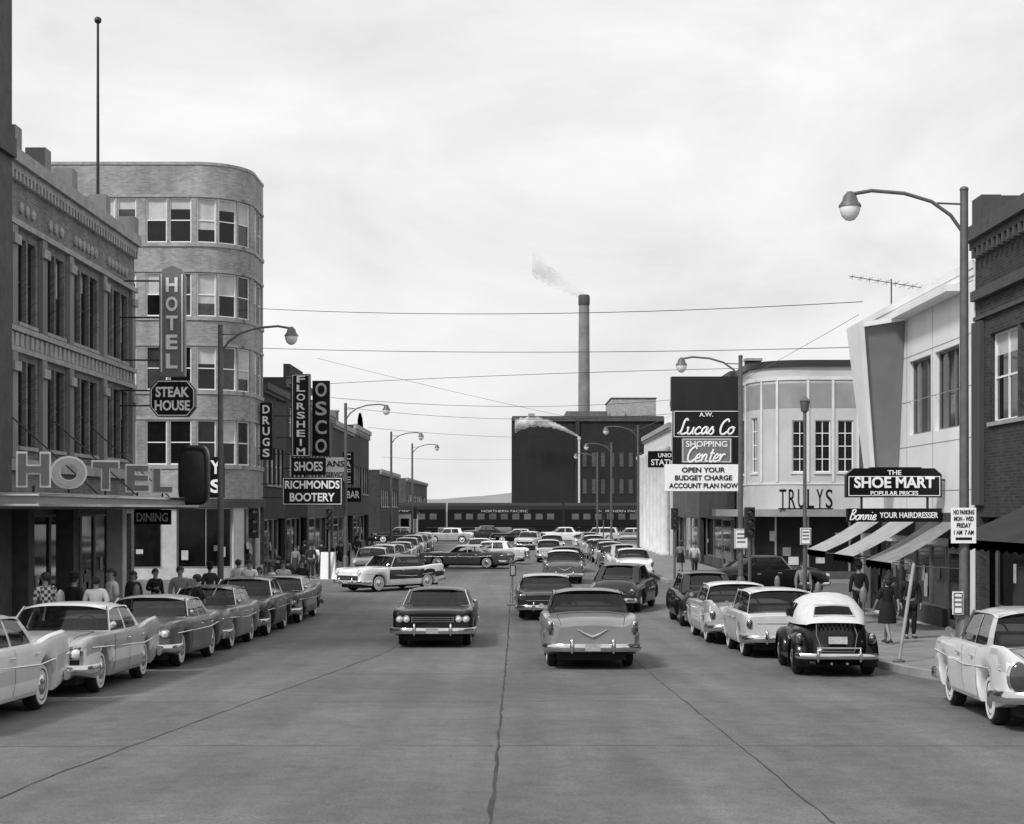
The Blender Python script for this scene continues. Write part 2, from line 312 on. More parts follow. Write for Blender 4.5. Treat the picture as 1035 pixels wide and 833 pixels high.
def block(name,label,side,X,y0,y1,zt,wallm,floors=(),groups=(),shop=None,depth=16,frame='white_paint',cornice='stone',corn=(.3,.25),nx=1,ny=2,blind=.4,near=None,shop_n=4,shop_frame='steel',sill='stone',dent=0,pane=None,bulk='stone_dark'):
    zg=min(gz(y0),gz(y1))-.25; root=thing(name,label,'building',(X+side*depth/2,(y0+y1)/2,gz((y0+y1)/2)))
    f=side_f(X,side); rects=[]
    for c,d in floors:
        for a,b,n in groups:
            ws=lin(a,b,n+1)
            for i in range(n): rects.append((ws[i]+.07,ws[i+1]-.07,c,d))
    wr=list(rects); gtop=gz((y0+y1)/2)+.16
    if shop: rects.append((y0+.4,y1-.4,gtop,shop))
    mb=MB(); wall(mb,f,y0,y1,zg,zt,rects,.46 if not wr else .22); mb.build('facade',wallm,root)
    for r in wr: window(root,f,r,frame,nx,ny,.2,pane,blind,sill)
    if shop: 
        shopfront(root,f,y0+.42,y1-.42,gtop+.01,shop,shop_n,shop_frame,bulk=bulk)
    Xb=X+side*depth; f2=near_f(y0+.002); mb=MB(); u0,u1=sorted((X,Xb)); nr=near or []
    wall(mb,f2,u0,u1,zg,zt,nr); f3=near_f(y1-.002); wall(mb,f3,u0,u1,zg,zt,[]); f4=side_f(Xb,-side); wall(mb,f4,y0,y1,zg,zt,[]); mb.build('side_wall',wallm,root)
    for r in nr: window(root,f2,r,frame,nx,ny,.2,pane,blind,sill)
    mb=MB(); mb.box(u0+.02,u1-.02,y0+.02,y1-.02,zt-.5,zt-.45); mb.build('roof','roofing',root)
    if cornice:
        h,p=corn; mb=MB(); mb.fbox(f,y0+.01,y1-.01,zt-h,zt+.06,-p,-.003); mb.fbox(f,y0+.01,y1-.01,zt-h-.18,zt-h-.003,-p*.55,-.003)
        if dent:
            u=y0+.15
            while u<y1-.2: mb.fbox(f,u,u+.14,zt-h-.42,zt-h-.184,-p*.6,-.004); u+=dent
        mb.build('cornice',cornice,root)
    return root,f
def chimney(root,x,y,z,w=.7,h=1.2,m='brick_mid'):
    MB().box(x-w/2,x+w/2,y-w/2,y+w/2,z-.5,z+h).build('chimney',m,root)
    MB().box(x-w/2-.06,x+w/2+.06,y-w/2-.06,y+w/2+.06,z+h+.003,z+h+.14).build('chimney_cap','stone',root)
# ---- left: nearest tall block
b,f=block('brick_building','tall brick building corner with heavy cornices at the far left edge',-1,-12.85,27.5,38.95,18,'brick_mid',[(4.2,6.6),(8.2,10.6),(12.2,14.6)],[(29,33,3),(34.5,37.2,2)],2.2,corn=(.5,.2),dent=.35)
MB().fbox(f,27.6,38.9,11.0,11.5,-.2,-.003).build('string_course','stone_dark',b)
MB().fbox(f,37.8,38.9,-1.2,10.997,-.08,-.003).build('pilaster','stone_dark',b); MB().fbox(f,37.8,38.9,11.503,17.3,-.08,-.003).build('pilaster','stone_dark',b)
# ---- hotel
hg=[(40.0,41.6,2),(42.4,44.2,2),(44.9,47.7,3),(48.6,51.4,3)]
hotel,hf=block('hotel_building','three storey brick hotel with ornate cornice and entrance canopy',-1,-13,39.0,52.3,11.3,'brick_hotel',[(3.75,6.0),(7.0,9.2)],hg,1.95,corn=(.28,.26),dent=.3,frame='dark_paint',blind=.35,sill='stone',shop_n=8,cornice='stone',shop_frame='grey_paint')  # default dark bulkheads add painted shade beneath the canopy
for v0,v1,p in ((6.18,6.32,.12),(6.72,6.86,.12),(9.45,9.6,.15),(3.1,3.4,.15)): MB().fbox(hf,39.1,52.25,v0,v1,-p,-.003).build('string_course','stone',hotel)
mb=MB(); mb.fbox(hf,39.15,52.2,6.34,6.7,-.03,-.003); u=39.2
while u<52.0:
    mb.hexa([hf(u+.02,6.35,-.08),hf(u+.3,6.35,-.08),hf(u+.3,6.35,-.028),hf(u+.02,6.35,-.028),hf(u+.08,6.69,-.08),hf(u+.24,6.69,-.08),hf(u+.24,6.69,-.028),hf(u+.08,6.69,-.028)]); u+=.42
mb.build('frieze_ornament','stone',hotel)
for u in (39.3,41.8,44.35,48.0,51.6):
    for v0,v1 in ((3.42,6.17),(6.87,9.44)):
        MB().fbox(hf,u,u+.42,v0,v1,-.12,-.004).build('pilaster','brick_hotel',hotel); MB().fbox(hf,u-.06,u+.48,v1-.5,v1-.25,-.2,-.125).build('capital','stone',hotel)
    MB().fbox(hf,u-.05,u+.47,11.37,11.95,-.2,.35).build('parapet_pier','brick_hotel',hotel)
for u0,u1 in ((40,41.5),(42.5,44.1),(45,47.6),(48.7,51.3)):
    n=6 if u1-u0>2 else 3
    for a in lin(u0,u1,n+1)[:-1]: MB().lathe([(.02,0),(.16,.0),(.16,.05),(.08,.08),(.01,.09)],hf(a+(u1-u0)/n/2,10.0,-.003),(1,0,0),8).build('rosette','stone',hotel)
cn=MB().box(-12.99,-10.35,33.2,50,2.14,2.46).build('canopy','panel_grey',hotel,bev=.03)
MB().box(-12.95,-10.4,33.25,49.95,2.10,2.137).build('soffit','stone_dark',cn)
for z in (2.16,2.38): MB().box(-10.345,-10.31,33.2,50,z,z+.06).build('fascia_trim','chrome',cn); MB().box(-12.9,-10.32,33.15,33.195,z+.01,z+.05).build('fascia_trim','chrome',cn)
for yy in (39,43,47): MB().cyl((-12.98,yy,4.6),(-10.6,yy,2.47),.02).build('canopy_rod','dark_paint',hotel)
for yy,mt in ((39.2,'stone_dark'),(43.2,'stone_dark'),(48.6,'tile_light')): MB().box(-12.95,-12.45,yy,yy+.5,gz(yy)+.12,2.09).build('pier',mt,hotel)  # two piers coloured dark to deepen the shade under the canopy
# ---- five storey corner block
CR=2.5
def cf(u,v,d):
    if u<24: return Vector((-40+u+.5*u/24,73.8+d,v))
    if u<24+CR*PI/2:
        th=(u-24)/CR; r=CR-d; return Vector((-13-CR+r*math.sin(th),73.8+CR-r*math.cos(th),v))
    return Vector((-13-d,73.8+CR+u-24-CR*PI/2,v))
U1=24+CR*PI/2+79-73.8-CR; arc=lin(24,24+CR*PI/2,13)
corner=thing('corner_building','five storey pale brick block with a rounded corner across the side street','building',(-26,76.5,gz(75)))
cw=[(13.2,14.2),(14.4,15.4),(15.6,16.6),(18.2,19.2),(19.3,20.3),(20.4,21.3),(21.75,22.75),(22.85,23.9),(24.15,25.1),(25.2,26.2),(26.3,27.3),(27.95,28.95),(29.1,30.3)]
cw=[(a,b_) for a,b_ in cw if b_<U1-.1]
rows=[(4.25,6.4),(7.85,9.95),(11.4,13.5),(14.95,17.1)]
rc=[(a,b_,c,d) for c,d in rows for a,b_ in cw]
mb=MB(); wall(mb,cf,0,U1,2.6,18.75,rc,.22,arc); mb.build('facade','brick_light',corner,smooth=True,ang=30)
for r in rc: window(corner,cf,r,'white_paint',1,2,.16,None,.6,None)
us=[0,8,16]+arc+[U1]
for c,d in rows:
    for v0,v1,p in ((c-.2,c-.01,.06),(d+.02,d+.15,.04)): mb=MB(); band(mb,cf,us,v0,v1,-p,-.003); mb.build('brick_band','stone',corner,smooth=True)
mb=MB(); band(mb,cf,us,18.68,18.82,-.04,.25); mb.build('coping','stone',corner)
mb=MB(); band(mb,cf,us,2.2,2.6,-.15,.2); mb.build('shop_fascia','stone_dark',corner)
mb=MB(); band(mb,cf,us,-2,-.75,0,.2); mb.build('shop_base','tile_light',corner)
for u in (12,15.5,19,22.5,26,29.0): MB().fbox(cf,u,u+.7,-.747,2.197,0,.25).build('shop_pier','tile_light',corner)
for a,c in ((12.7,15.5),(16.2,19),(19.7,22.5),(23.2,26),(26.7,29.0)): window(corner,cf,(a+.01,c-.01,-.74,2.19),'steel',2,1,.2,'pane_dark',0,None,.07,'shop_window',3)
mb=MB(); mb.poly([cf(u,18.4,.2) for u in us]+[(-13.2,79,18.4),(-40,79,18.4)]); mb.build('roof','roofing',corner)
mb=MB(); mb.poly([(-40,79,-2),(-13,79,-2),(-13,79,18.75),(-40,79,18.75)],[(0,0),(27,0),(27,20),(0,20)]); mb.build('side_wall','brick_mid',corner)
mb=MB()
for v in (4.2,7.8,11.4): mb.box(-21.2,-18.9,73.0,73.75,v-.06,v); mb.tube([(-21.2,73.0,v+.9),(-18.9,73.0,v+.9)],.02,6); [mb.cyl((x,73.0,v),(x,73.0,v+.9),.012,n=5) for x in lin(-21.2,-18.9,9)]
for v in (4.2,7.8): [mb.tube([(-21,y,v),(-19.2,y,v+3.55)],.03,6) for y in (73.1,73.5)]
mb.build('fire_escape','black_enamel',corner)
# ---- left row beyond
lx=-13
b,f=block('shop_building','two storey dark brick drugstore beside the rounded corner block',-1,lx,79.05,86.9,8.6,'brick_dark',[(3.4,5.4)],[(80,86,4)],1.6,cornice='stone_dark'); chimney(b,-15,82,8.6)
b,f=block('shop_building','dark shop with a raised parapet behind the vertical shoe signs',-1,lx,86.95,95.9,9.6,'brick_black',[(3.4,5.4),(6.3,8.0)],[(88,95,4)],1.6,cornice='stone_dark',corn=(.4,.3))
MB().fbox(f,88.5,94,9.67,10.5,.02,.4).build('parapet','brick_black',b)
b,f=block('shop_building','brick shop with dentil cornice, third beyond the rounded corner block',-1,lx,95.95,108.9,8.9,'brick_mid',[(3.6,5.8)],[(97,102,3),(103,108,3)],1.6,dent=.5); chimney(b,-14.5,100,8.9)
b,f=block('shop_building','dark brick shop, fourth beyond the rounded corner block',-1,lx,108.95,122.9,8.4,'brick_dark',[(3.4,5.6)],[(110,115,3),(117,122,3)],1.6); chimney(b,-14,118,8.4)
b,f=block('shop_building','corner shop with arched gable before the rail yard on the left',-1,lx,122.95,136,8.9,'brick_dark',[(3.4,5.6)],[(124,129,3),(130,135,3)],1.6,dent=.6)
mb=MB(); mb.poly([f(u,v,.1) for u,v in [(127,8.98)]+[(129.5+2.5*math.cos(t),8.98+1.3*math.sin(t)) for t in lin(PI,0,9)]]); mb.solid(.3); mb.build('gable','brick_dark',b)
b,f=block('warehouse','low flat roofed warehouse left of the street end',-1,-14,158,184,6.2,'brick_dark',[(2.4,4.2)],[(160,170,4),(172,182,4)],None,dent=0,depth=26,near=[(x,x+1,2.4,4.2) for x in (-17,-19,-21,-23,-25)])
b,f=block('warehouse','long low brick warehouse behind the flat roofed one',-1,-15,210,260,6.4,'brick_mid',[(2.4,4.2)],[(213,257,9)],None,depth=40)
t=thing('rail_shed','small pale flat roofed shed beside the railcars at the street end','building',(-13.2,187,-1.2))
MB().box(-14.4,-12.0,186,189,-1.25,1.6).build('wall','stone_pale',t); MB().box(-14.6,-11.8,185.8,189.2,1.603,1.8).build('roof','roofing',t); MB().box(-13.9,-12.9,185.93,185.997,-.1,1.0).build('window','pane_dark',t)
# ---- right row
b,rf=block('brick_building','dark brick building with stepped parapet at the right edge',1,11.8,22,39.35,9.2,'brick_dark',[(4.25,6.45)],[(24,30,3),(31.5,38.2,3)],1.9,nx=2,ny=2,blind=.8,corn=(.3,.3),dent=.4,cornice='stone_dark',shop_n=6)
for u0,u1,v in ((38.5,39.3,10.0),(36.9,38.45,9.65),(30,31,10.3),(31.05,32.4,9.8)): MB().fbox(rf,u0,u1,9.27,v,-.1,.4).build('parapet','brick_dark',b)
for u0,u1,v0,v1,p in ((22.1,39.3,7.4,7.65,.15),(22.1,39.3,6.9,7.0,.08)): MB().fbox(rf,u0,u1,v0,v1,-p,-.003).build('string_course','stone_dark',b)
for u0,u1 in ((38.6,39.3),(30.2,31.3)): MB().fbox(rf,u0,u1,2.2,6.85,-.12,-.003).build('pilaster','brick_dark',b)
b,wf=block('white_store','white panelled two storey store with a slanted fin',1,11.8,39.4,52.4,8.45,'panel_white',[(4.3,6.5)],[(40.7,43.2,1),(43.5,46.0,1)],1.1,frame='grey_paint',nx=3,ny=1,blind=0,cornice='panel_white',corn=(.15,.06),sill=None,shop_n=7)
mb=MB()
for v in lin(2.6,8.0,5): mb.fbox(wf,39.5,52.3,v,v+.02,-.006,-.002)
for u in (40.1,43.35,46.2,49): mb.fbox(wf,u,u+.02,1.5,8.2,-.009,-.006)
mb.build('panel_seam','panel_grey',b)
MB().hexa([(11.05,47.2,3.2),(11.79,47.2,3.2),(11.79,48.0,3.2),(11.05,48.0,3.2),(10.5,46.4,7.6),(11.79,46.4,7.8),(11.79,48.0,7.8),(10.5,48.0,7.6)]).build('slanted_fin','panel_fin_shade',b)  # grey fin colour includes the shade on its camera-facing side
MB().hexa([(10.93,47.1,3.12),(11.06,47.1,3.12),(11.06,48.0,3.12),(10.93,48.0,3.12),(10.36,46.25,7.74),(10.51,46.25,7.74),(10.51,48.0,7.74),(10.36,48.0,7.74)]).build('fin_edge','panel_white',b)
MB().hexa([(10.515,46.25,7.605),(11.79,46.25,7.805),(11.79,48.0,7.805),(10.515,48.0,7.605),(10.515,46.25,7.75),(11.79,46.25,7.96),(11.79,48.0,7.96),(10.515,48.0,7.75)]).build('fin_edge','panel_white',b)
MB().box(11.3,11.79,40.2,46.2,7.82,8.0).build('fin_frame','panel_white',b); MB().box(11.72,11.796,48.45,52.3,3.1,7.1).build('dark_panel','stone_dark',b)
MB().box(11.72,11.79,39.5,52.3,1.3,2.0).build('shop_fascia','stone_dark',b)
# ---- right corner store with rounded corner
def tfn(u,v,d):
    if u<3.9: return Vector((11.6+d,80.4-u,v))
    if u<3.9+2.5*PI/2:
        ph=(u-3.9)/2.5; r=2.5-d; return Vector((14.1-r*math.cos(ph),76.5-r*math.sin(ph),v))
    return Vector((14.1+u-3.9-2.5*PI/2,74+d,v))
U0=3.9+2.5*PI/2; UE=U0+22; ta=lin(3.9,U0,11)
b=thing('corner_store','pale two storey store with rounded corner past the right side street','building',(20,77,gz(77)))
tr_=[(.4,1.1,3.9,6.6),(1.9,2.6,3.9,6.6),(4.5,5.1,3.9,6.6)]+[(U0+x,U0+x+.75,3.9,6.4) for x in (-.75,.35,1.45,3.4,5.4,7.6,9.8)]
mb=MB(); wall(mb,tfn,0,UE,2.1,9.2,tr_,.22,ta); mb.build('facade','panel_cream',b,smooth=True,ang=30)
for r in tr_: window(b,tfn,r,'white_paint',2,4,.16,'pane_dark',0,'stone_pale',.045)
tus=[0,2]+ta+[UE]
mb=MB(); band(mb,tfn,tus,9.0,9.3,-.15,.3); mb.build('coping','dark_paint',b)
for v0,v1,p in ((8.35,8.5,.06),(3.3,3.4,.04)): mb=MB(); band(mb,tfn,tus,v0,v1,-p,-.003); mb.build('string_course','stone_pale',b)
mb=MB()
for a,c in zip(tus,tus[1:]): mb.fbox(tfn,a,c,7.0,8.2,-.012,-.002)
mb.build('dark_band','panel_grey',b)
for u in (3.2,5.4,6.3,U0-.05,U0+1.16,U0+2.35,U0+4.4,U0+6.6,U0+8.8,U0+11,U0+14): MB().fbox(tfn,u,u+.12,3.42,8.33,-.07,-.014).build('pilaster','stone_pale',b)
mb=MB(); band(mb,tfn,tus,1.75,2.095,-1.3,-.005); mb.build('canopy','panel_grey',b)
mb=MB(); band(mb,tfn,tus,-1.9,-.9,-.02,.2); mb.build('shop_base','stone_dark',b)
mb=MB(); band(mb,tfn,tus,-.897,2.09,.1,.2); sb=mb.build('shop_window','shop_dark',b)
for u in (.1,1.5,3.2,4.6,6.2,7.8,9.8,12,14,16,18): MB().fbox(tfn,u,u+.1,-.89,1.74,.02,.097).build('frame','steel',sb)
for k in range(14): u=rw.uniform(.4,14); v=rw.uniform(-.7,.6); MB().fbox(tfn,u,u+rw.uniform(.25,.6),v,v+rw.uniform(.25,.6),.07-.002*k,.095-.002*k).build('display_card',rw.choice(('off_white','grey_paint','blind')),sb)
mb=MB(); mb.poly([tfn(u,8.8,.25) for u in tus]+[(36,80.3,8.8)]); mb.build('roof','roofing',b)
mb=MB(); mb.poly([(11.6,80.4,-1.6),(36,80.4,-1.6),(36,80.4,9.2),(11.6,80.4,9.2)]); mb.build('side_wall','panel_cream',b)
b,f=block('department_store','dark department store behind the big lettered sign',1,11.5,80.5,96,9.3,'brick_dark',[(4,6),(6.7,8.4)],[(82,88,4),(89.5,95,4)],1.6,cornice='stone_dark',blind=.4,sill='stone'); chimney(b,13,84,9.3,.8,.9,'brick_black')
b,f=block('department_store','lighter brick shop front between the dark store and the bank',1,11.5,96.05,112,9.9,'brick_mid',[(4,6),(6.8,8.7)],[(98,104,3),(105,111,3)],1.6,cornice='stone',blind=.5)
b,f=block('bank_building','white columned corner building at the far end of the right row',1,11.4,112.1,136,8.4,'stone_pale',[(1.5,3.6),(4.8,6.8)],[(114,134,7)],None,depth=20,ny=2,sill=None,frame='dark_paint',near=[(13,14,1.5,3.6),(15,16,1.5,3.6),(13,14,4.8,6.8),(15,16,4.8,6.8)])
for u in lin(113.2,134.8,8): MB().lathe([(.4,0),(.4,.2),(.32,.3),(.28,7.6),(.4,7.8),(.4,8.0)],(11.0,u,-1.28),(0,0,1),10).build('column','stone_pale',b,smooth=True)
# far plant
b,f=block('power_plant','massive dark power plant block closing the street',1,-.6,235,262,16.2,'brick_black',[],[],None,depth=23.4,cornice=None)
nf=near_f(235)
for u in lin(10.3,21.6,9):
    for v in (4.5,8.6): MB().fbox(nf,u,u+.6,v,v+2.2,-.1,-.004).build('window','stone_dark',b)
MB().fbox(nf,-.5,22.7,15.6,16.4,-.3,-.004).build('coping','stone_dark',b); MB().fbox(nf,9.2,9.8,-1,15.5,-.3,-.004).build('pilaster','dark_paint',b)
MB().box(15,22,240,255,16.25,19.4).build('penthouse','stone',b); MB().box(8,14.5,242,255,16.25,17.6).build('penthouse','brick_mid',b)
MB().box(14.9,22.1,239.9,255.1,19.403,19.6).build('penthouse_roof','roofing',b)
MB().box(16,17,238.5,239.9,16.2,17.4).build('roof_vent','stone',b); MB().box(2,3,238,239,16.2,17).build('roof_vent','stone',b)
st=thing('smokestack','tall tapered brick smokestack above the power plant','smokestack',(11.9,266,-1.2))
MB().lathe([(1.15,0),(1.12,2),(.92,38.2),(.9,38.6)],(11.9,266,-1.2),(0,0,1),24).build('shaft','stack_brick',st,smooth=True)
MB().lathe([(.91,38.603),(1.0,38.9),(1.0,40.1),(.94,40.4),(.8,40.5)],(11.9,266,-1.2),(0,0,1),24).build('crown','stone_dark',st,smooth=True)
sp=thing('steam_pipe','slim pale vent pipe in front of the dark power plant','pipe',(9.6,231,-1.2))
MB().cyl((9.6,231,-1.2),(9.6,231,12.4),.16,.14).build('pipe','stone_pale',sp,smooth=True)
MB().lathe([(.14,12.403),(.26,12.7),(.26,12.95),(.14,13.05)],(9.6,231,0),(0,0,1),10).build('cap','stone_pale',sp)
def plume(name,label,pts,m):
    rp=random.Random(4); mb=MB(); n=12
    for lay in (1,.62):
        rings=[]
        for (x,y,z,r) in pts: rings.append([(x,y+math.cos(2*PI*k/n)*r*lay*rp.uniform(.8,1.2),z+math.sin(2*PI*k/n)*r*lay*rp.uniform(.75,1.25)) for k in range(n)])
        mb.loft(rings)
    o=mb.build(name,m,loc=pts[0][:3],smooth=True,ang=180); tag(o,label,'smoke',kind='stuff')
plume('steam_plume','white steam drifting left from the vent pipe',[(9.5-9.6*t,231,13.1+2.2*math.sin(t*2.3),.16+.8*t) for t in lin(0,1,34)],'steam')
plume('smoke_plume','thin grey smoke trailing from the tall smokestack',[(11.9-9*t,266,39.3+5.5*t**1.2,.6+1.5*t) for t in lin(0,1,26)],'thin_smoke')
# train
def railcar(i):
    x0=-24+i*15.2; lab=['leftmost dark passenger railcar standing across the street end','dark passenger railcar, second from the left','dark passenger railcar, third from the left at the street end','rightmost dark passenger railcar before the power plant'][i]
    t=thing('railway_carriage',lab,'railcar',(x0+7.5,200,gz(200)),'railcars standing across the street end'); zb=-1.2
    secs=[(-1.45,1.0),(-1.5,1.1),(-1.5,3.3),(-1.3,3.8),(-.7,4.15),(.7,4.15),(1.3,3.8),(1.5,3.3),(1.5,1.1),(1.45,1.0)]
    MB().loft([[(x,200+a,zb+b) for a,b in secs] for x in (x0,x0+14.9)]).build('body','black_enamel',t)
    for k in range(9):
        x=x0+.9+k*1.5; MB().box(x,x+.9,198.44,198.497,zb+2.0,zb+2.75).build('window','pane_rail',t)
    text(t,'NORTHERN PACIFIC',(x0+7.4,198.48,zb+3.08),6,.3,'off_white',bold=0)
    for x in (x0+2.2,x0+12.6):
        bg=MB().box(x-1.3,x+1.3,198.6,201.4,zb+.5,zb+.95).build('bogie','black_enamel',t)
        for dx in (-.9,.9): MB().cyl((x+dx,198.7,zb+.45),(x+dx,201.3,zb+.45),.45,n=14).build('wheel','black_enamel',bg)
for i in range(4): railcar(i)
t=thing('flagpole','tall bare flagpole rising from the hotel roof','flagpole',(-13.75,50.5,10.8))
MB().cyl((-13.75,50.5,10.82),(-13.75,50.5,18.1),.06,.04).build('pole','dark_paint',t,smooth=True)
MB().ell((-13.75,50.5,18.2),.12,.12,.12).build('finial','dark_paint',t,smooth=True)
t=thing('tv_antenna','long spiky television aerial on the white store roof','antenna',(12.4,51,8))
MB().cyl((12.5,51,8.0),(12.5,51,9.75),.025).build('mast','lamp_metal',t)
mb=MB(); mb.tube([(11.1,51,9.85),(13.6,51,9.45)],.015,6)
for k in range(9): 
    x=lerp(11.2,13.5,k/8); z=lerp(9.83,9.47,k/8); mb.cyl((x,50.6-.04*k,z),(x,51.4+.04*k,z),.008,n=5); mb.cyl((x,51,z-.1),(x,51,z+.08),.008,n=5)
mb.build('boom','lamp_metal',t)
# ---------------------------------------------------------------- signs
def cabinet(t,x0,x1,y0,y1,z0,z1,m='black_enamel',name='cabinet',bev=.03):
    return MB().box(x0,x1,y0,y1,z0,z1).build(name,m,t,bev=bev)
def outline(t,x0,x1,z0,z1,y,w=.03,m='white_paint'):
    mb=MB(); a,b=y-.012,y-.002
    mb.box(x0,x1,a,b,z0,z0+w); mb.box(x0,x1,a,b,z1-w,z1); mb.box(x0,x0+w,a,b,z0+w,z1-w); mb.box(x1-w,x1,a,b,z0+w,z1-w); return mb.build('border',m,t)
def bracket(t,x0,x1,y,zs):
    for z in zs: MB().cyl((x0,y,z),(x1,y,z),.03,n=6).build('bracket','dark_paint',t)
t=thing('hotel_sign','tall grey vertical sign with stacked white hotel letters','sign',(-11.26,50.4,6.4))
pr=[(-.42,6.45),(.42,6.45),(.42,9.75),(.3,9.98),(0,10.1),(-.3,9.98),(-.42,9.75)]
MB().loft([[(-11.26+a,y,z) for a,z in pr] for y in (50.25,50.55)]).build('cabinet','grey_paint',t,bev=.02)
for ch,z in zip('HOTEL',lin(9.45,6.95,5)): text(t,ch,(-11.26,50.23,z),.38,.48,'white_paint',bold=.03)
for x in (-11.62,-10.94): MB().box(x,x+.04,50.22,50.247,6.6,9.8).build('tube_trim','white_paint',t)
bracket(t,-13,-11.65,50.4,(7,8.4,9.6))
t=thing('restaurant_sign','black octagonal steakhouse sign hanging below the vertical hotel sign','sign',(-11.24,50.4,5.1))
oc=[(-.75,.3),(-.75,-.3),(-.5,-.6),(.5,-.6),(.75,-.3),(.75,.3),(.5,.6),(-.5,.6)]
MB().loft([[(-11.24+a,y,5.73+z) for a,z in oc] for y in (50.25,50.55)]).build('cabinet','black_enamel',t,bev=.02)
pts=[(-11.24+a*.93,50.235,5.73+z*.93) for a,z in oc]; MB().tube(pts+[pts[0]],.018,6).build('border','white_paint',t)
text(t,'STEAK',(-11.24,50.235,5.94),1.1,.34,'white_paint',bold=.03); text(t,'HOUSE',(-11.24,50.235,5.5),1.15,.34,'white_paint',bold=.03); bracket(t,-13,-11.9,50.4,(5.5,6.0))
t=thing('canopy_letters','large grey faced hotel letters with white rims along the canopy edge','sign',(-10.6,39,2.46))
for ch,D,w in zip('HOTEL',(34.2,36.9,40.2,43.6,46.7),(.74,.86,.72,.68,.62)):
    U=Vector((.93,.36,0)).normalized(); N=Vector((U.y,-U.x,0)); O=Vector((-10.75,D,2.98))
    text(t,ch,O,w,.8,'white_paint',U=U,bold=.065,ext=.06); text(t,ch,O+N*.075,w*.89,.70,'off_white' if ch=='O' else 'grey_paint',U=U,bold=.035,ext=.02)
    MB().cyl((-10.75,D,2.46),(-10.75,D,2.62),.03,n=6).build('stand','dark_paint',t)
t=thing('rounded_sign','large black rounded sign cabinet on the street end of the hotel canopy','sign',(-10.15,48.3,2.2))
se=lambda k:[(math.copysign(abs(math.cos(a))**.42,math.cos(a))*.47*k,math.copysign(abs(math.sin(a))**.42,math.sin(a))*.94*k) for a in lin(0,2*PI,41)[:-1]]
MB().loft([[(-10.12+a,y,3.17+z) for a,z in se(k)] for k,y in ((.92,48.05),(1,48.12),(1,48.48),(.92,48.55))]).build('cabinet','black_enamel',t,smooth=True)
MB().loft([[(-10.12+a,y,3.17+z) for a,z in se(k)] for k,y in ((.8,48.047),(.76,48.03))]).build('face','dark_paint',t,smooth=True)
t=thing('dining_sign','small dark dining sign board hanging under the hotel canopy','sign',(-11.65,49.3,1.6))
cabinet(t,-12.25,-11.05,49.2,49.3,1.6,2.08); text(t,'DINING',(-11.65,49.185,1.84),1.0,.28,'white_paint'); MB().cyl((-11.65,49.25,2.08),(-11.65,49.25,2.14),.02).build('hanger','dark_paint',t)
t=thing('corner_shop_sign','narrow black sign with two white letters on the near face of rounded block','sign',(-14.25,73.3,2.6))
cabinet(t,-14.65,-13.85,72.9,73.1,2.65,4.6)
for ch,z in zip('YS',(4.1,3.2)): text(t,ch,(-14.25,72.885,z),.5,.65,'white_paint',bold=.03)
MB().cyl((-14.25,73.1,3.6),(-14.25,73.9,3.6),.04).build('bracket','dark_paint',t)
t=thing('drugstore_sign','narrow black vertical sign with stacked drugstore letters on rounded corner block','sign',(-12.6,77.6,4.8))
cabinet(t,-12.92,-12.28,77.5,77.7,4.6,7.5); 
for ch,z in zip('DRUGS',lin(7.15,4.95,5)): text(t,ch,(-12.6,77.485,z),.36,.42,'white_paint',bold=.025)
bracket(t,-13,-12.9,77.6,(5.2,7))
t=thing('shoe_sign','tall black vertical shoe sign with a wide foot on left row','sign',(-11.3,80.5,3.8))
cabinet(t,-11.75,-10.75,80.4,80.65,4.85,9.2); cabinet(t,-11.75,-9.95,80.38,80.66,3.9,4.8,name='lower_cabinet')
for ch,z in zip('FLORSHEIM',lin(8.92,5.14,9)): text(t,ch,(-11.25,80.385,z),.44 if ch!='I' else .1,.36,'white_paint',bold=.02)
text(t,'SHOES',(-10.85,80.365,4.35),1.5,.5,'white_paint',bold=.025); bracket(t,-13,-11.7,80.5,(5,7,9)); outline(t,-11.7,-10.8,4.9,9.15,80.4)
t=thing('variety_store_sign','vertical sign with four big pale letters beside the shoe sign','sign',(-10.3,83.5,5))
cabinet(t,-11.05,-10.1,83.4,83.65,5.0,9.1)
for ch,z in zip('OSCO',lin(8.6,5.55,4)): text(t,ch,(-10.57,83.385,z),.62,.76,'off_white',bold=.02)
bracket(t,-13,-11.0,83.5,(6,8))
t=thing('bootery_sign','wide black two line bootery sign below the vertical signs','sign',(-11,78.6,2.2))
cabinet(t,-11.95,-8.85,78.5,78.75,2.3,3.75); outline(t,-11.9,-8.9,2.35,3.7,78.5); text(t,'RICHMONDS',(-10.4,78.485,3.36),2.8,.42,'white_paint',bold=.025); text(t,'BOOTERY',(-10.4,78.485,2.72),2.3,.44,'white_paint',bold=.025); bracket(t,-13,-11.9,78.6,(2.7,3.4))
t=thing('cleaners_sign','small white two line sign behind the bootery sign','sign',(-10,86,4))
cabinet(t,-10.7,-9.5,86,86.2,3.7,5.0,'white_paint'); text(t,'ANS',(-10.1,85.985,4.65),1.0,.35,'black_enamel'); text(t,'SERVICE',(-10.1,85.985,4.05),1.05,.28,'black_enamel'); bracket(t,-13,-10.7,86.1,(4.4,))
for k,(px,D,z0,z1,w,s,lab) in enumerate(((352,93,3.6,5.6,.7,'CAFE','small dark vertical cafe sign far along the left row'),(357,104,2.6,3.6,1.1,'BAR','small black bar sign far along the left row'))):
    x=(px-521)*D/F; t=thing('shop_sign',lab,'sign',(x,D,z0)); cabinet(t,x-w/2,x+w/2,D,D+.15,z0,z1); bracket(t,-13,x-w/2,D+.08,((z0+z1)/2,))
    if k==0:
        for ch,z in zip(s,lin(z1-.3,z0+.3,4)): text(t,ch,(x,D-.015,z),.3,.36,'white_paint')
    else: text(t,s,(x,D-.015,(z0+z1)/2),.85,.5,'white_paint')
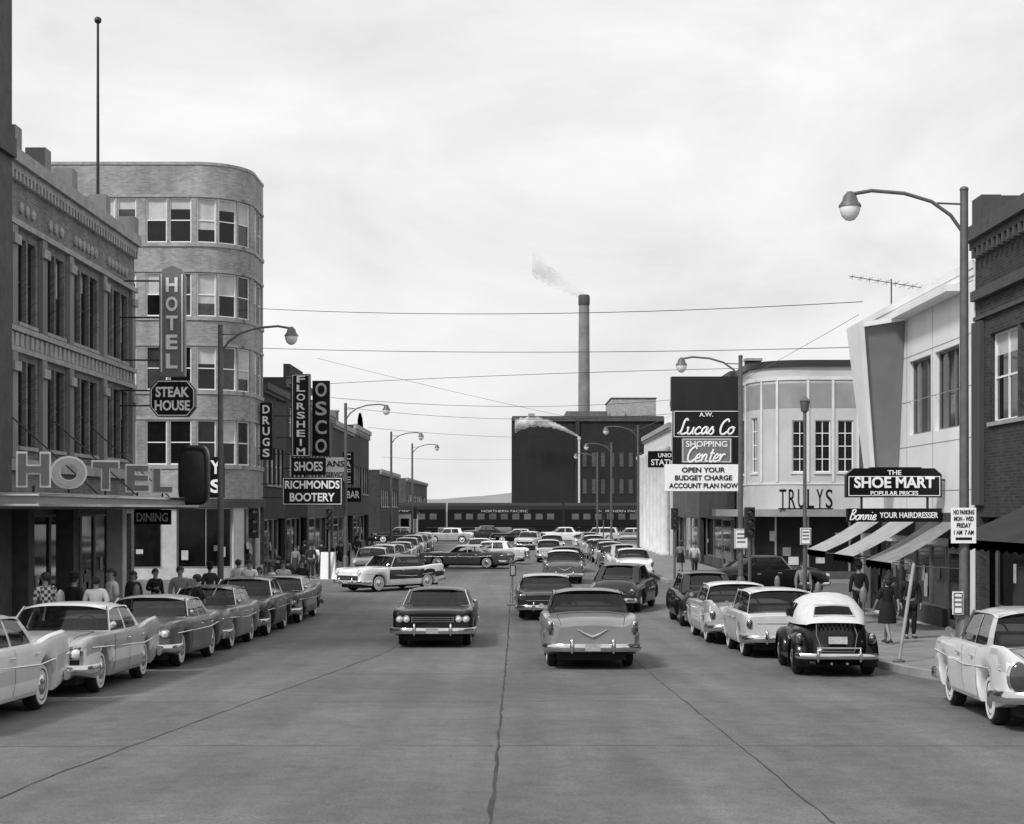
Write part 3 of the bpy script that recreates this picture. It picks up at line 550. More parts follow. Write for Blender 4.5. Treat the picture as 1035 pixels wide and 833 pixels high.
# right signs
t=thing('department_store_sign','huge black sign with script lettering above a white message board','sign',(9.6,78,3))
cabinet(t,8.0,11.45,78,78.4,4.4,7.15); outline(t,8.05,11.4,5.78,7.1,78); text(t,'A.W.',(9.7,77.985,6.92),.7,.22,'white_paint'); script(t,'Lucas Co',9.72,6.3,77.97,2.9,'white_paint',.14)
MB().box(8.45,11.0,77.985,77.998,4.46,5.72).build('grey_panel','grey_paint',t); outline(t,8.5,10.95,4.5,5.68,77.985,.03); text(t,'SHOPPING',(9.72,77.97,5.42),2.1,.3,'white_paint'); script(t,'Center',9.72,4.9,77.965,1.9,'white_paint',.13)
MB().box(7.6,11.48,77.9,78.45,3.02,4.38).build('message_board','white_paint',t,bev=.02)
for s,z,w in (('OPEN YOUR',4.1,2.2),('BUDGET CHARGE',3.7,2.9),('ACCOUNT PLAN NOW',3.3,3.5)): text(t,s,(9.55,77.885,z),w,.26,'black_enamel',bold=.025)
MB().box(8.0,11.4,78.5,79.2,7.16,8.9).build('backing','brick_black',t); bracket(t,11.4,11.65,78.2,(3.6,5,6.5))
t=thing('station_sign','small dark station sign left of the huge department store sign','sign',(8.6,88,4))  # station sign, lettering only partly legible
x0=(655-521)*88/F; x1=(693-521)*88/F; cabinet(t,x0,x1,88,88.25,4.5,5.45); text(t,'UNION',((x0+x1)/2,87.985,5.2),1.0,.24,'white_paint'); text(t,'STATION',((x0+x1)/2,87.985,4.8),1.8,.34,'white_paint'); bracket(t,x1,11.5,88.1,(4.9,))
t=thing('shoe_store_sign','black projecting shoe store sign with hairdresser panel below','sign',(10.4,42,2.2))
xa,xb=9.07,11.68; xm=(xa+xb)/2; Y=42.0
pr=[(xa,2.42),(xb,2.42),(xb,3.05),(xb-.2,3.22),(xb-.55,3.22),(xb-.55,3.25),(xa+.65,3.25),(xa+.65,3.22),(xa+.2,3.22),(xa,3.05)]
MB().loft([[(a,y,z) for a,z in pr] for y in (Y,Y+.3)]).build('cabinet','black_enamel',t,bev=.01)
text(t,'THE',(xm,Y-.015,3.1),.38,.13,'white_paint'); text(t,'SHOE MART',(xm,Y-.015,2.83),2.2,.31,'white_paint',bold=.03); text(t,'POPULAR PRICES',(xm,Y-.015,2.535),1.3,.12,'white_paint')
MB().box(xa+.02,xb,Y,Y+.2,1.75,2.12).build('lower_panel','black_enamel',t,bev=.01)
for x in (xa+.4,xb-.4): MB().box(x,x+.06,Y+.08,Y+.12,2.12,2.42).build('hanger','dark_paint',t)
script(t,'Bonnie',xa+.45,1.945,Y-.01,.72,'white_paint',.13); text(t,'YOUR HAIRDRESSER',(xa+1.7,Y-.015,1.935),1.6,.16,'white_paint')
outline(t,xa+.05,xb-.05,2.46,3.0,Y,.02); bracket(t,11.6,11.85,Y+.15,(2.9,1.95))
t=thing('store_letters','dark store name letters standing on the pale corner store canopy','sign',(13.6,72.8,2.1))
for ch,x in zip('TRULYS',lin(12.7,14.9,6)): text(t,ch,(x,72.85,2.6),.32,.9,'black_enamel',bold=.005,ext=.05)
MB().box(12.5,15.1,72.9,72.96,2.1,2.16).build('rail','dark_paint',t)
# ---------------------------------------------------------------- street lamps
def lamp(label):
    t=thing('street_lamp',label,'street lamp',(0,0,0),'tall curved arm street lamps along both kerbs')
    MB().lathe([(.22,0),(.22,.1),(.17,.16),(.15,.9),(.11,1.0)],(0,0,0),(0,0,1),12).build('base','lamp_metal',t,smooth=True)
    mb=MB(); mb.cyl((0,0,1.0),(0,0,8.8),.095,.075,12); mb.ell((0,0,8.82),.085,.085,.06); mb.build('pole','lamp_metal',t,smooth=True)
    mb=MB(); mb.tube([(0,0,8.0),(.25,0,8.35),(.6,0,8.6),(1.1,0,8.75),(1.7,0,8.8),(2.05,0,8.74)],.035,8); mb.tube([(0,0,8.55),(.5,0,8.57)],.02,6); mb.build('arm','lamp_metal',t,smooth=True)
    h=MB().lathe([(.05,.28),(.12,.2),(.15,.1),(.2,.04),(.21,0)],(2.1,0,8.5),(0,0,1),16).build('lamp_head','lamp_metal',t,smooth=True)
    MB().lathe([(.19,0),(.19,-.06),(.15,-.17),(.08,-.24),(.01,-.26)],(2.1,0,8.5),(0,0,1),16).build('lamp_glass','lamp_glass',h,smooth=True)
    return t
lamps=[(-8.75,45.5,0,'street lamp in front of the hotel, its arm over the parked cars'),(-8.75,79,0,'street lamp beside the black bootery sign'),(-8.75,108,0,'street lamp midway along the far left kerb'),(-8.75,130,0,'most distant street lamp on the left kerb'),
(8.25,28.2,180,'tall street lamp at the right foreground with a white parking notice'),(8.0,54.5,180,'street lamp at the near corner of the right side street'),(8.0,100,180,'street lamp midway along the far right kerb'),(8.0,128,180,'second most distant street lamp on the right kerb'),(8.0,150,180,'most distant street lamp on the right, before the power plant')]
lp=lamp(lamps[0][3])
for i,(x,y,r,lab) in enumerate(lamps):
    o=lp if i==0 else copy_tree(lp); o.location=(x,y,gz(y)+(.13 if y<136 else 0)); o.rotation_euler=(0,0,R(r)); o['label']=lab
z0=gz(42.4)+.13; t=thing('post_light','slim post light with small lantern head by the right storefronts','street lamp',(8.0,42.4,z0))
MB().cyl((8.0,42.4,z0),(8.0,42.4,z0+6),.06,.045).build('pole','lamp_metal',t,smooth=True)
MB().lathe([(.05,0),(.11,.05),(.13,.3),(.15,.32),(.04,.45)],(8.0,42.4,z0+6),(0,0,1),12).build('lantern','lamp_metal',t,smooth=True)
t=thing('parking_notice','white no parking notice fixed to the right foreground lamp pole','sign',(8.2,28.1,1.2))
cabinet(t,7.97,8.43,28.05,28.075,1.47,2.12,'white_paint',name='plate',bev=.006)
for s,z,w in (('NO PARKING',2.04,.38),('MON - WED',1.92,.36),('FRIDAY',1.8,.26),('1 AM  7 AM',1.67,.36)): text(t,s,(8.2,28.045,z),w,.085,'black_enamel',ext=.003,bold=.03)
MB().box(8.05,8.35,28.046,28.049,1.53,1.58).build('bar','black_enamel',t)
for x,y,z,w,h,lab in ((8.08,28.02,.38,.2,.42,'small white notice low on the right foreground lamp pole'),(8.0,42.3,1.35,.3,.46,'small white notice plate on the slim post light'),(8.0,54.35,1.05,.5,.7,'white notice plate on the lamp at the right side street corner')):
    t=thing('notice_plate',lab,'sign',(x,y,z)); cabinet(t,x-w/2,x+w/2,y-.02,y,z-h/2,z+h/2,'white_paint',name='plate',bev=.005); outline(t,x-w/2+.02,x+w/2-.02,z-h/2+.02,z+h/2-.02,y-.02,.012,'black_enamel')
    for k in range(3): MB().box(x-w*.3,x+w*.3,y-.03,y-.022,z+h*(.25-.2*k)-h*.04,z+h*(.25-.2*k)+h*.04).build('printed_bar','grey_paint',t)
def wire(label,a,b,sag,r=.014):
    mb=MB(); a=Vector(a); b=Vector(b); mb.tube([a.lerp(b,t)-Vector((0,0,sag*4*t*(1-t))) for t in lin(0,1,15)],r,5)
    o=mb.build('overhead_wire','black_enamel',loc=a); tag(o,label,'wire','overhead wires')
wire('overhead wire slung highest across the street',P(262,312,76),P(872,305,56),.35)
wire('overhead wire, second highest across the street',P(265,352,78.5),P(866,351,60),.2)
wire('overhead wire from the dark parapet to the right corner store',P(330,388,90),P(765,372,78),-.1)
wire('overhead wire, lower crossing toward the department store',P(335,402,92),P(682,404,104),.5)
wire('overhead wire, lowest crossing above the distant cars',P(350,412,108),P(682,418,108),.6)
wire('overhead wire in the distance near the smokestack',P(372,432,135),P(655,440,135),.5)
wire('thin overhead wire sloping from the left parapet to the bank building',P(320,362,92),P(668,440,112),.2,.01)
wire('thin overhead wire sloping from the slim post light roof toward the far right lamps',P(868,318,55),P(640,436,128),.3,.01)
wire('thin overhead wire dipping just above the railcars',P(385,462,140),P(650,456,140),.5,.012)
def awning(label,y0,y1,x0,x1,zt,zo,m,val=.2):
    t=thing('shop_awning',label,'awning',(x1,(y0+y1)/2,zo),'awnings over the right storefronts')
    MB().grid(lambda u,v:(lerp(x1,x0,v),lerp(y0,y1,u),lerp(zt,zo,v)-.06*math.sin(v*PI)*(1+.4*math.sin(u*19))),24,6).solid(.015).build('canopy',m,t,smooth=True)
    MB().grid(lambda u,v:(x0-.003,lerp(y0,y1,u),zo-v*val*(1+.15*math.cos(u*(y1-y0)*12))),60,1).solid(.01).build('valance',m,t)
    mb=MB(); mb.tube([(x1,y0,zo-.15),(x0+.03,y0+.03,zo-.05),(x0+.03,y1-.03,zo-.05),(x1,y1,zo-.15)],.015,6); mb.build('frame','lamp_metal',t)
awning('small grey shop awning, farthest of the right storefront awnings',49.0,52.0,9.9,11.7,1.75,.75,'awning_light')
awning('light grey shop awning beneath the black shoe store sign',44.9,47.7,9.9,11.7,1.75,.72,'awning_light')
awning('darker grey shop awning between shoe store sign and foreground lamp',40.4,43.3,9.9,11.7,1.75,.68,'awning_grey')
awning('large dark shop awning at the right edge of view',25,34,9.6,11.78,2.45,1.45,'awning_stripe_dark',.2)
t=thing('leaning_pole','grey metal pole leaning on the right kerb','pole',(7.55,30.2,gz(30)))
MB().cyl((7.5,30.0,gz(30)+.14),(7.95,30.6,gz(30)+2.05),.035,.035,8).build('shaft','stone',t); MB().lathe([(.12,0),(.12,.03),(.05,.06)],(7.5,30,gz(30)+.142),(0,0,1),10).build('foot','lamp_metal',t)
def meter(label):
    t=thing('parking_meter',label,'parking meter',(0,0,0),'parking meters along the kerb')
    MB().cyl((0,0,0),(0,0,1.05),.03).build('post','lamp_metal',t,smooth=True)
    MB().lathe([(.04,1.05),(.08,1.12),(.085,1.25),(.07,1.36),(.02,1.42)],(0,0,0),(0,0,1),12,1,.7).build('head','grey_paint',t,smooth=True); return t
mp=None
for x,y,lab in ((7.6,33.5,'parking meter beside the small light wagon'),(7.6,38.5,'parking meter beside the two tone sedan on the right'),(7.6,44.5,'parking meter beside the parked black sedan'),(-8.9,30,'parking meter nearest the camera on the left pavement'),(-8.9,36,'middle parking meter on the left pavement'),(-8.9,42,'parking meter left of the hotel street lamp')):
    if mp is None: mp=meter(lab); o=mp
    else: o=copy_tree(mp)
    o.location=(x,y,gz(y)+.14); o['label']=lab
def signal(label):
    t=thing('traffic_signal',label,'traffic light',(0,0,0),'corner traffic signals')
    MB().cyl((0,0,0),(0,0,3.1),.06,.05).build('post','lamp_metal',t,smooth=True)
    h=MB().box(-.17,.17,-.14,.14,2.4,3.45).build('housing','dark_paint',t,bev=.03)
    for z in (3.25,2.92,2.6):
        MB().lathe([(.11,0),(.1,.05),(.01,.07)],(0,-.14,z),(0,-1,0),12).build('lens','lens_red',h); MB().grid(lambda u,v:(.13*math.cos(u*PI),-.14-.16*v,z+.13*math.sin(u*PI)),8,1).build('visor','dark_paint',h)
    return t
sg=None
for x,y,lab in ((-8.9,52.2,'traffic signal on the hotel corner'),(-9.0,74.2,'traffic signal below the bootery sign'),(7.7,74.2,'traffic signal on the far right corner'),(8.0,52.4,'traffic signal by the right side street near corner'),(-8.9,136,'traffic signal at the distant left corner'),(7.8,136,'traffic signal at the distant right corner')):
    if sg is None: sg=signal(lab); o=sg
    else: o=copy_tree(sg)
    o.location=(x,y,gz(y)+.14); o['label']=lab
t=thing('centre_sign','small square sign on a thin post on the centre line','sign',(-.1,56,gz(56)))
mb=MB(); mb.cyl((-.1,56,gz(56)),(-.1,56,.1),.02); mb.lathe([(.2,0),(.2,.05),(.05,.08)],(-.1,56,gz(56)+.002),(0,0,1),12); mb.build('post','lamp_metal',t); cabinet(t,-.23,.03,55.95,55.975,-.35,.1,'stone',name='plate',bev=.005); outline(t,-.21,.01,-.33,.08,55.95,.03,'black_enamel')
x=-9.1; z=gz(74.5)+.14
t=thing('sandwich_board','white folding sandwich board on the far left corner','sign',(x,74.5,z))
for s in (-1,1): MB().hexa([(x-.35,74.5+s*.3,z),(x+.35,74.5+s*.3,z),(x+.35,74.53+s*.3,z),(x-.35,74.53+s*.3,z),(x-.35,74.5+s*.03,z+1.3),(x+.35,74.5+s*.03,z+1.3),(x+.35,74.53+s*.03,z+1.3),(x-.35,74.53+s*.03,z+1.3)]).build('panel','white_paint',t)
# ---------------------------------------------------------------- cars
def wheelset(root,p):
    r=p['rw']
    for yw in (p['yf'],p['yr']):
        for s in (-1,1):
            x=s*(p.get('track',.72)); O=(x,yw,r); A=(s,0,0)
            w=MB().lathe([(r*.55,-.1),(r*.9,-.1),(r*.98,-.07),(r,-.03),(r,.03),(r*.98,.07),(r*.9,.1),(r*.6,.105),(r*.55,.06)],O,A,28).build('wheel','rubber',root,smooth=True)
            MB().lathe([(r*.66,.103),(r*.66,.112),(r*.80,.112),(r*.82,.1)],O,A,28).build('whitewall','whitewall' if p.get('ww',1) else 'rubber',w,smooth=True)
            MB().lathe([(r*.62,.07),(r*.58,.09),(r*.45,.085),(r*.38,.12),(r*.2,.14),(.01,.145)],O,A,24).build('hubcap','chrome',w,smooth=True)
def section(p,y):
    L=p['L']; w=TS(p['wid'],y); zt=TS(p['top'],y); fr=TS(p['fr'],y); cr=p['crown']; zb=TS(p.get('bot',[(-9,p['sill'])]),y)
    for yw in (p['yf'],p['yr']):
        d=abs(y-yw)
        if d<p['Ra']-1e-6: zb=max(zb,p['rw']+math.sqrt(p['Ra']**2-d*d))
    zs=zt+fr-.11; bl=p.get('bulge',0)
    q=[(0,zt+cr),(.4*w,zt+cr*.85),(.7*w,zt+cr*.3),(.83*w,zt+fr*.6),(.92*w,zt+fr),(.975*w,zt+fr-.03),(w,zs)]
    for t,k in ((.3,1+bl),(.62,.995+bl),(.9,.965),(1,.93)): q.append((w*k,lerp(zs,zb,t)))
    q.append((0,zb)); return q
def car(p,label):
    L,W_,H=p['L'],p['W'],p['H']; root=thing('car',label,'car')
    ys=set(round(v,3) for v in lin(-L/2,L/2,34)); 
    for e in (.02,.06,.12): ys|={round(-L/2+e,3),round(L/2-e,3)}
    for yw in (p['yf'],p['yr']):
        ys={y for y in ys if abs(y-yw)>p['Ra']+.01}
        for t in lin(0,PI,13): ys.add(round(yw-(p['Ra']-.004)*math.cos(t),4))
        ys|={yw-p['Ra'],yw+p['Ra']}
    rings=[]
    for y in sorted(ys):
        q=section(p,y); e=L/2-abs(y); k=1
        if e<.12: k=1-.06*(1-e/.12)**2
        zm=(q[0][1]+q[-1][1])/2; q=[(x*k,zm+(z-zm)*(k if e<.12 else 1)) for x,z in q]
        rings.append([(x,y,z) for x,z in q]+[(-x,y,z) for x,z in q[-2:0:-1]])
    MB().loft(rings,True,True,p.get('tone2')).build('body',['paintA','paintB'],root,smooth=True,ang=42)
    MB().box(-W_/2+.28,W_/2-.28,-L/2+.25,L/2-.25,.17,.62).build('underbody','rubber',root)
    d0,d1=p['yr']+p['Ra']+.04,p['yf']-p['Ra']-.12
    nd=p.get('doors',2); cuts=lin(d0,d1,nd+1)
    for s in (-1,1):
        for a,b in zip(cuts,cuts[1:]):
            mb=MB(); a+=.012; b-=.012
            def fn(u,v,a=a,b=b):
                q=section(p,lerp(a,b,u))[5:10]; i=min(int(v*4+1e-6),4); x,z=q[i]; return (s*(x+.006),lerp(a,b,u),z)
            mb.grid(fn,8,4); 
            if p.get('tone2'):
                for fc in mb.bm.faces: fc.material_index=1 if p['tone2'](fc.calc_center_median()) else 0
            d=mb.build('door',['paintA','paintB'],root,smooth=True,ang=60)
            q=section(p,a+.12); zz=q[6][1]-.03; MB().tube([(s*(q[6][0]+.03),a+.08,zz),(s*(q[6][0]+.035),a+.15,zz),(s*(q[6][0]+.03),a+.24,zz)],.014,6).build('door_handle','chrome',d)
    if p.get('trim'):
        for s in (-1,1):
            pts=[]
            for y,z in p['trim']: 
                q=section(p,y); pts.append((s*(q[7][0]+.008),y,z))
            MB().tube(pts,.013,6).build('side_trim','chrome',root,smooth=True)
    a0,a1,b0,b1=p['a0'],p['a1'],p['b0'],p['b1']; wb,wr=W_/2*p.get('kb',.86),W_/2*p.get('kr',.70); wa=p.get('wrapf',.22); wbk=p.get('wrapr',.25)
    zA=T(p['top'],a0)-.03; zB=T(p['top'],b0)-.03; zt=H-.075
    X=lambda v:lerp(wb,wr,v)
    ya=lambda v:lerp(a0,a1,v)-wa*(1-.55*v); yb=lambda v:lerp(b0,b1,v)+wbk*(1-.55*v)
    MB().grid(lambda u,v:((2*u-1)*X(v),lerp(a0,a1,v)-wa*abs(2*u-1)**3*(1-.55*v),lerp(zA,zt,v)),14,5).build('windshield','car_glass',root,smooth=True,ang=80)
    MB().grid(lambda u,v:((2*u-1)*X(v)*p.get('rwk',1),lerp(b0,b1,v)+wbk*abs(2*u-1)**3*(1-.55*v),lerp(zB,zt,v)),14,5).build('rear_window','car_glass',root,smooth=True,ang=80)
    rk=p.get('rwk',1)
    MB().tube([((2*u-1)*X(0),a0-wa*abs(2*u-1)**3+.005,zA+.035) for u in lin(0,1,15)],.011,5).build('window_trim','chrome',root,smooth=True)
    MB().tube([((2*u-1)*X(0)*rk,b0+wbk*abs(2*u-1)**3-.005,zB+.035) for u in lin(0,1,15)],.011,5).build('window_trim','chrome',root,smooth=True)
    if rk<1:
        for s in (-1,1): MB().grid(lambda u,v:(s*lerp(p['rwk'],1,u)*X(v),lerp(b0,b1,v)+wbk*lerp(p['rwk'],1,u)**3*(1-.55*v)-.004,lerp(zB,zt,v)),4,5).solid(.02).build('rear_quarter',['paintB'],root,smooth=True)
    cw=p.get('cw',.12); yB=p.get('yB',(a0+b0)/2-.05)
    for s in (-1,1):
        def sg(y0f,y1f,name,m,off=0,th=0):
            mb=MB(); mb.grid(lambda u,v:(s*(X(v)+off+.012*math.sin(v*PI)),lerp(y0f(v),y1f(v),u),lerp(lerp(zA,zB,u),zt,v)),4,5)
            if th: mb.solid(th)
            return mb.build(name,m,root,smooth=True)
        sg(lambda v:yb(v)+cw*(1.2-.4*v),lambda v:yB-.03,'side_window','car_glass'); sg(lambda v:yB+.03,lambda v:ya(v)-.03,'side_window','car_glass')
        sg(lambda v:yb(v)-.02,lambda v:yb(v)+cw*(1.2-.4*v),'pillar','paintB',.006,.03); sg(lambda v:yB-.03,lambda v:yB+.03,'pillar','paintB',.004,.02)
        MB().tube([(s*(X(v)+.003),ya(v),lerp(zA,zt,v)) for v in lin(0,1,5)],.024,8).build('pillar','chrome',root,smooth=True)
    def rf_(u,v):
        x=2*u-1; e=abs(2*v-1)
        yy=lerp(b1-.05,a1+.05,v)+ (wbk*.45*abs(x)**3*(1-v) - wa*.45*abs(x)**3*v)
        return (x*(wr+.045),yy,H-.085*abs(x)**3.2-.05*e**4)
    MB().grid(rf_,16,10).solid(.03).build('roof','paintB',root,smooth=True,ang=60)
    for y,z in ((lerp(a0,b0,.42),max(zA,zB)),(lerp(a0,b0,.82),max(zA,zB))): MB().box(-wb*.86,wb*.86,y-.1,y+.08,z-.1,z+.17).build('seat','seat_cloth',root,bev=.05)
    k0,k1=zB+p['crown']+.035,zA+p['crown']+.035
    MB().hexa([(-wb*.88,b0+.3,k0),(wb*.88,b0+.3,k0),(wb*.88,a0-.25,k1),(-wb*.88,a0-.25,k1),(-wb*.88,b0+.3,k0+.015),(wb*.88,b0+.3,k0+.015),(wb*.88,a0-.25,k1+.015),(-wb*.88,a0-.25,k1+.015)]).build('cabin_interior','cabin',root)
    c=Vector((-.37,lerp(a0,b0,.22),zA+.1)); MB().tube([c+Vector((.19*math.cos(t),-.05*math.sin(t),.18*math.sin(t))) for t in lin(0,2*PI,17)],.013,6).build('steering_wheel','cabin',root)
    wF=T(p['wid'],L/2)+.03; wR=T(p['wid'],-L/2)+.03; zb=p.get('zbump',.43)
    for s,w in ((1,wF),(-1,wR)):
        y=s*(L/2+.09); pts=[(-w-.05,y-s*.55,zb),(-w-.04,y-s*.25,zb),(-w+.03,y-s*.08,zb),(-w*.6,y-s*.01,zb),(0,y+s*.02,zb),(w*.6,y-s*.01,zb),(w-.03,y-s*.08,zb),(w+.04,y-s*.25,zb),(w+.05,y-s*.55,zb)]
        b=MB().bar(pts,.15,.07).build('bumper','chrome',root,smooth=True,ang=50)
        for x in (-.45,.45): MB().ell((x*w,y+s*.03,zb+.03),.05,.06,.15,10,8).build('bumper_guard','chrome',b,smooth=True)
        MB().box(-.15,.15,min(y+s*.045,y+s*.06),max(y+s*.045,y+s*.06),zb-.06,zb+.08).build('license_plate','plate',b)
    for x,z,r in p['head']:
        for s in (-1,1):
            h=MB().lathe([(r+.035,-.12),(r+.03,.02),(r+.01,.05),(r,.03),(.01,.0)],(s*x,L/2-.02,z),(0,1,0),18).build('headlight','chrome',root,smooth=True)
            MB().lathe([(r-.002,.03),(r*.7,.055),(.01,.07)],(s*x,L/2-.02,z),(0,1,0),18).build('lens','lens_clear',h,smooth=True)
    for x,z,rx,rz in p['tail']:
        for s in (-1,1):
            tl=MB().ell((s*x,-L/2-.0,z),rx,.06,rz,14,10).build('taillight','lens_red',root,smooth=True)
            MB().ell((s*x,-L/2+.02,z),rx+.025,.055,rz+.025,14,10).build('bezel','chrome',tl,smooth=True)
    z0,z1,gw=p['grille']; gr=MB().box(-gw,gw,L/2-.03,L/2+.012,z0,z1).build('grille','black_enamel',root,bev=.02)
    mb=MB()
    for z in lin(z0+.02,z1-.02,p.get('nbar',4)): mb.bar([(-gw,L/2+.02,z),(0,L/2+.035,z),(gw,L/2+.02,z)],.012,.02)
    for x in lin(-gw,gw,p.get('vbar',3)): mb.box(x-.006,x+.006,L/2+.012,L/2+.03,z0,z1)
    mb.build('grille_bar','chrome',gr)
    if p.get('emblem'):
        yk=-L/2; q=section(p,yk+.03); z=q[0][1]-.05; MB().tube([(-.3,yk-.012,z-.06),(-.15,yk-.02,z-.14),(0,yk-.03,z-.2),(.15,yk-.02,z-.14),(.3,yk-.012,z-.06)],[.008,.018,.024,.018,.008],6).build('emblem','chrome',root)
    w=T(p['wid'],-L/2)*.72; zz=section(p,-L/2+.05)[0][1]; 
    if not p.get('emblem'): MB().bar([(-w,-L/2-.006,zz-.2),(0,-L/2-.008,zz-.2),(w,-L/2-.006,zz-.2)],.014,.012).build('rear_strip','chrome',root)
    for ya_,yb_ in ((-L/2+.06,b0-.12),(a0+.1,L/2-.1)):
        if abs(yb_-ya_)<.5: continue
        mb=MB(); pts=[]
        rowy=lin(ya_,yb_,7)
        for y in rowy: q=section(p,y); pts.append((q[2][0]*1.0,y,q[2][1]+.002))
        left=[(-x,y,z) for x,y,z in pts[::-1]]; end=rowy[-1] if ya_<0 else rowy[0]; qe=section(p,end)
        mid=[(qe[1][0],end,qe[1][1]+.002),(0,end,qe[0][1]+.002),(-qe[1][0],end,qe[1][1]+.002)]
        path=(pts+mid+left) if ya_<0 else (pts[::-1]+mid+left[::-1]); mb.tube(path,.006,5); mb.build('trunk_seam' if ya_<0 else 'hood_seam','cabin',root)
    q=section(p,.95*p['yf']); mb=MB(); mb.tube([(-q[4][0]+.02,d1+.1,q[4][1]),(-q[4][0]-.05,d1+.1,q[4][1]+.1)],.01,6); mb.lathe([(.01,-.03),(.05,0),(.055,.02)],(-q[4][0]-.06,d1+.1,q[4][1]+.12),(0,-1,0),12); mb.build('mirror','chrome',root)
    wheelset(root,p); return root
SP={}
SP['round55']=dict(L=5.1,W=1.92,H=1.56,sill=.24,yf=1.52,yr=-1.4,rw=.36,Ra=.42,track=.76,crown=.06,bulge=.012,
 top=[(-2.55,.80),(-2.38,.93),(-1.9,1.0),(-1.3,1.05),(1.0,1.04),(1.7,1.0),(2.3,.93),(2.55,.80)],wid=[(-2.55,.86),(-2.2,.94),(-1.2,.96),(1.2,.96),(2.2,.93),(2.55,.87)],fr=[(-2.55,.09),(-2.2,.06),(-1.4,.0),(-.8,0),(2.0,.0),(2.55,.04)],bot=[(-2.55,.36),(-1.9,.26),(1.9,.26),(2.55,.34)],
 a0=1.0,a1=.42,b0=-1.5,b1=-1.0,head=[(.66,.80,.095)],tail=[(.82,.80,.05,.13)],grille=(.46,.66,.62),doors=2,trim=[(-2.3,.74),(-.5,.72),(2.2,.72)],cw=.16,emblem=1,yB=-.2)
SP['quad60']=dict(L=5.4,W=2.0,H=1.40,sill=.22,yf=1.6,yr=-1.45,rw=.35,Ra=.40,track=.79,crown=.03,bulge=.0,
 top=[(-2.7,.78),(-2.5,.86),(-1.6,.92),(1.1,.95),(2.3,.91),(2.6,.88),(2.7,.80)],wid=[(-2.7,.92),(-2.2,.98),(1.5,1.0),(2.5,.98),(2.7,.94)],fr=[(-2.7,.12),(-2.0,.10),(-.9,.02),(1.2,.0),(2.0,.03),(2.7,.05)],bot=[(-2.7,.34),(-1.9,.24),(1.9,.24),(2.7,.34)],
 a0=1.15,a1=.5,b0=-1.6,b1=-.95,head=[(.80,.70,.07),(.63,.70,.07)],tail=[(.78,.76,.1,.07)],grille=(.62,.76,.5),doors=2,nbar=3,vbar=2,trim=[(-2.5,.80),(-.8,.70),(2.4,.70)],cw=.14,yB=-.25,zbump=.42)
SP['fin60']=dict(L=5.4,W=1.98,H=1.41,sill=.22,yf=1.6,yr=-1.45,rw=.35,Ra=.40,track=.78,crown=.02,bulge=.0,
 top=[(-2.7,.68),(-2.5,.80),(-1.6,.90),(1.1,.95),(2.3,.91),(2.6,.86),(2.7,.76)],wid=[(-2.7,.92),(-2.2,.98),(1.5,.99),(2.5,.97),(2.7,.92)],fr=[(-2.7,.32),(-2.3,.27),(-1.0,.06),(1.2,.0),(2.0,.03),(2.7,.06)],bot=[(-2.7,.36),(-1.9,.24),(1.9,.24),(2.7,.34)],
 a0=1.15,a1=.55,b0=-1.5,b1=-.95,head=[(.78,.68,.08),(.58,.68,.08)],tail=[(.80,.72,.06,.13)],grille=(.48,.78,.85),doors=2,vbar=11,trim=[(-2.6,.74),(-1.0,.66),(2.5,.76)],cw=.12,yB=-.2,
 tone2=lambda c: abs(c.x)>.9 and .48<c.z<.70)
SP['compact']=dict(L=4.75,W=1.83,H=1.49,sill=.24,yf=1.4,yr=-1.3,rw=.34,Ra=.39,track=.71,crown=.03,bulge=.0,
 top=[(-2.37,.82),(-2.2,.92),(-1.5,.97),(1.0,1.0),(2.0,.95),(2.37,.82)],wid=[(-2.37,.84),(-2.0,.90),(1.2,.915),(2.2,.88),(2.37,.82)],fr=[(-2.37,.14),(-1.9,.10),(-.9,.02),(1.2,0),(2.37,.06)],bot=[(-2.37,.38),(-1.8,.26),(1.8,.26),(2.37,.36)],
 a0=1.0,a1=.5,b0=-1.45,b1=-1.15,head=[(.66,.76,.08)],tail=[(.70,.68,.12,.19)],grille=(.46,.68,.6),trim=[(-2.2,.76),(-.2,.70),(2.1,.78)],cw=.3,yB=-.25,wrapr=.1,
 tone2=lambda c: c.z>.80 and c.y<2.0 and abs(c.x)<.89)
SP['fifties57']=dict(L=5.0,W=1.9,H=1.53,sill=.24,yf=1.5,yr=-1.4,rw=.36,Ra=.41,track=.75,crown=.04,bulge=.006,
 top=[(-2.5,.80),(-2.35,.92),(-1.6,.99),(1.0,1.02),(2.0,.97),(2.4,.92),(2.5,.82)],wid=[(-2.5,.84),(-2.2,.92),(-1.2,.95),(1.2,.95),(2.3,.92),(2.5,.87)],fr=[(-2.5,.22),(-2.2,.18),(-1.0,.03),(1.2,0),(2.1,.04),(2.5,.08)],bot=[(-2.5,.36),(-1.9,.26),(1.9,.26),(2.5,.34)],
 a0=1.0,a1=.5,b0=-1.45,b1=-1.1,head=[(.70,.82,.09)],tail=[(.80,.74,.055,.1)],grille=(.48,.70,.66),doors=2,trim=[(-2.4,.78),(-.4,.62),(2.3,.80)],cw=.16,yB=-.2,wrapr=.2,
 tone2=lambda c: abs(c.x)>.86 and .60<c.z<.88 and c.y<.9)
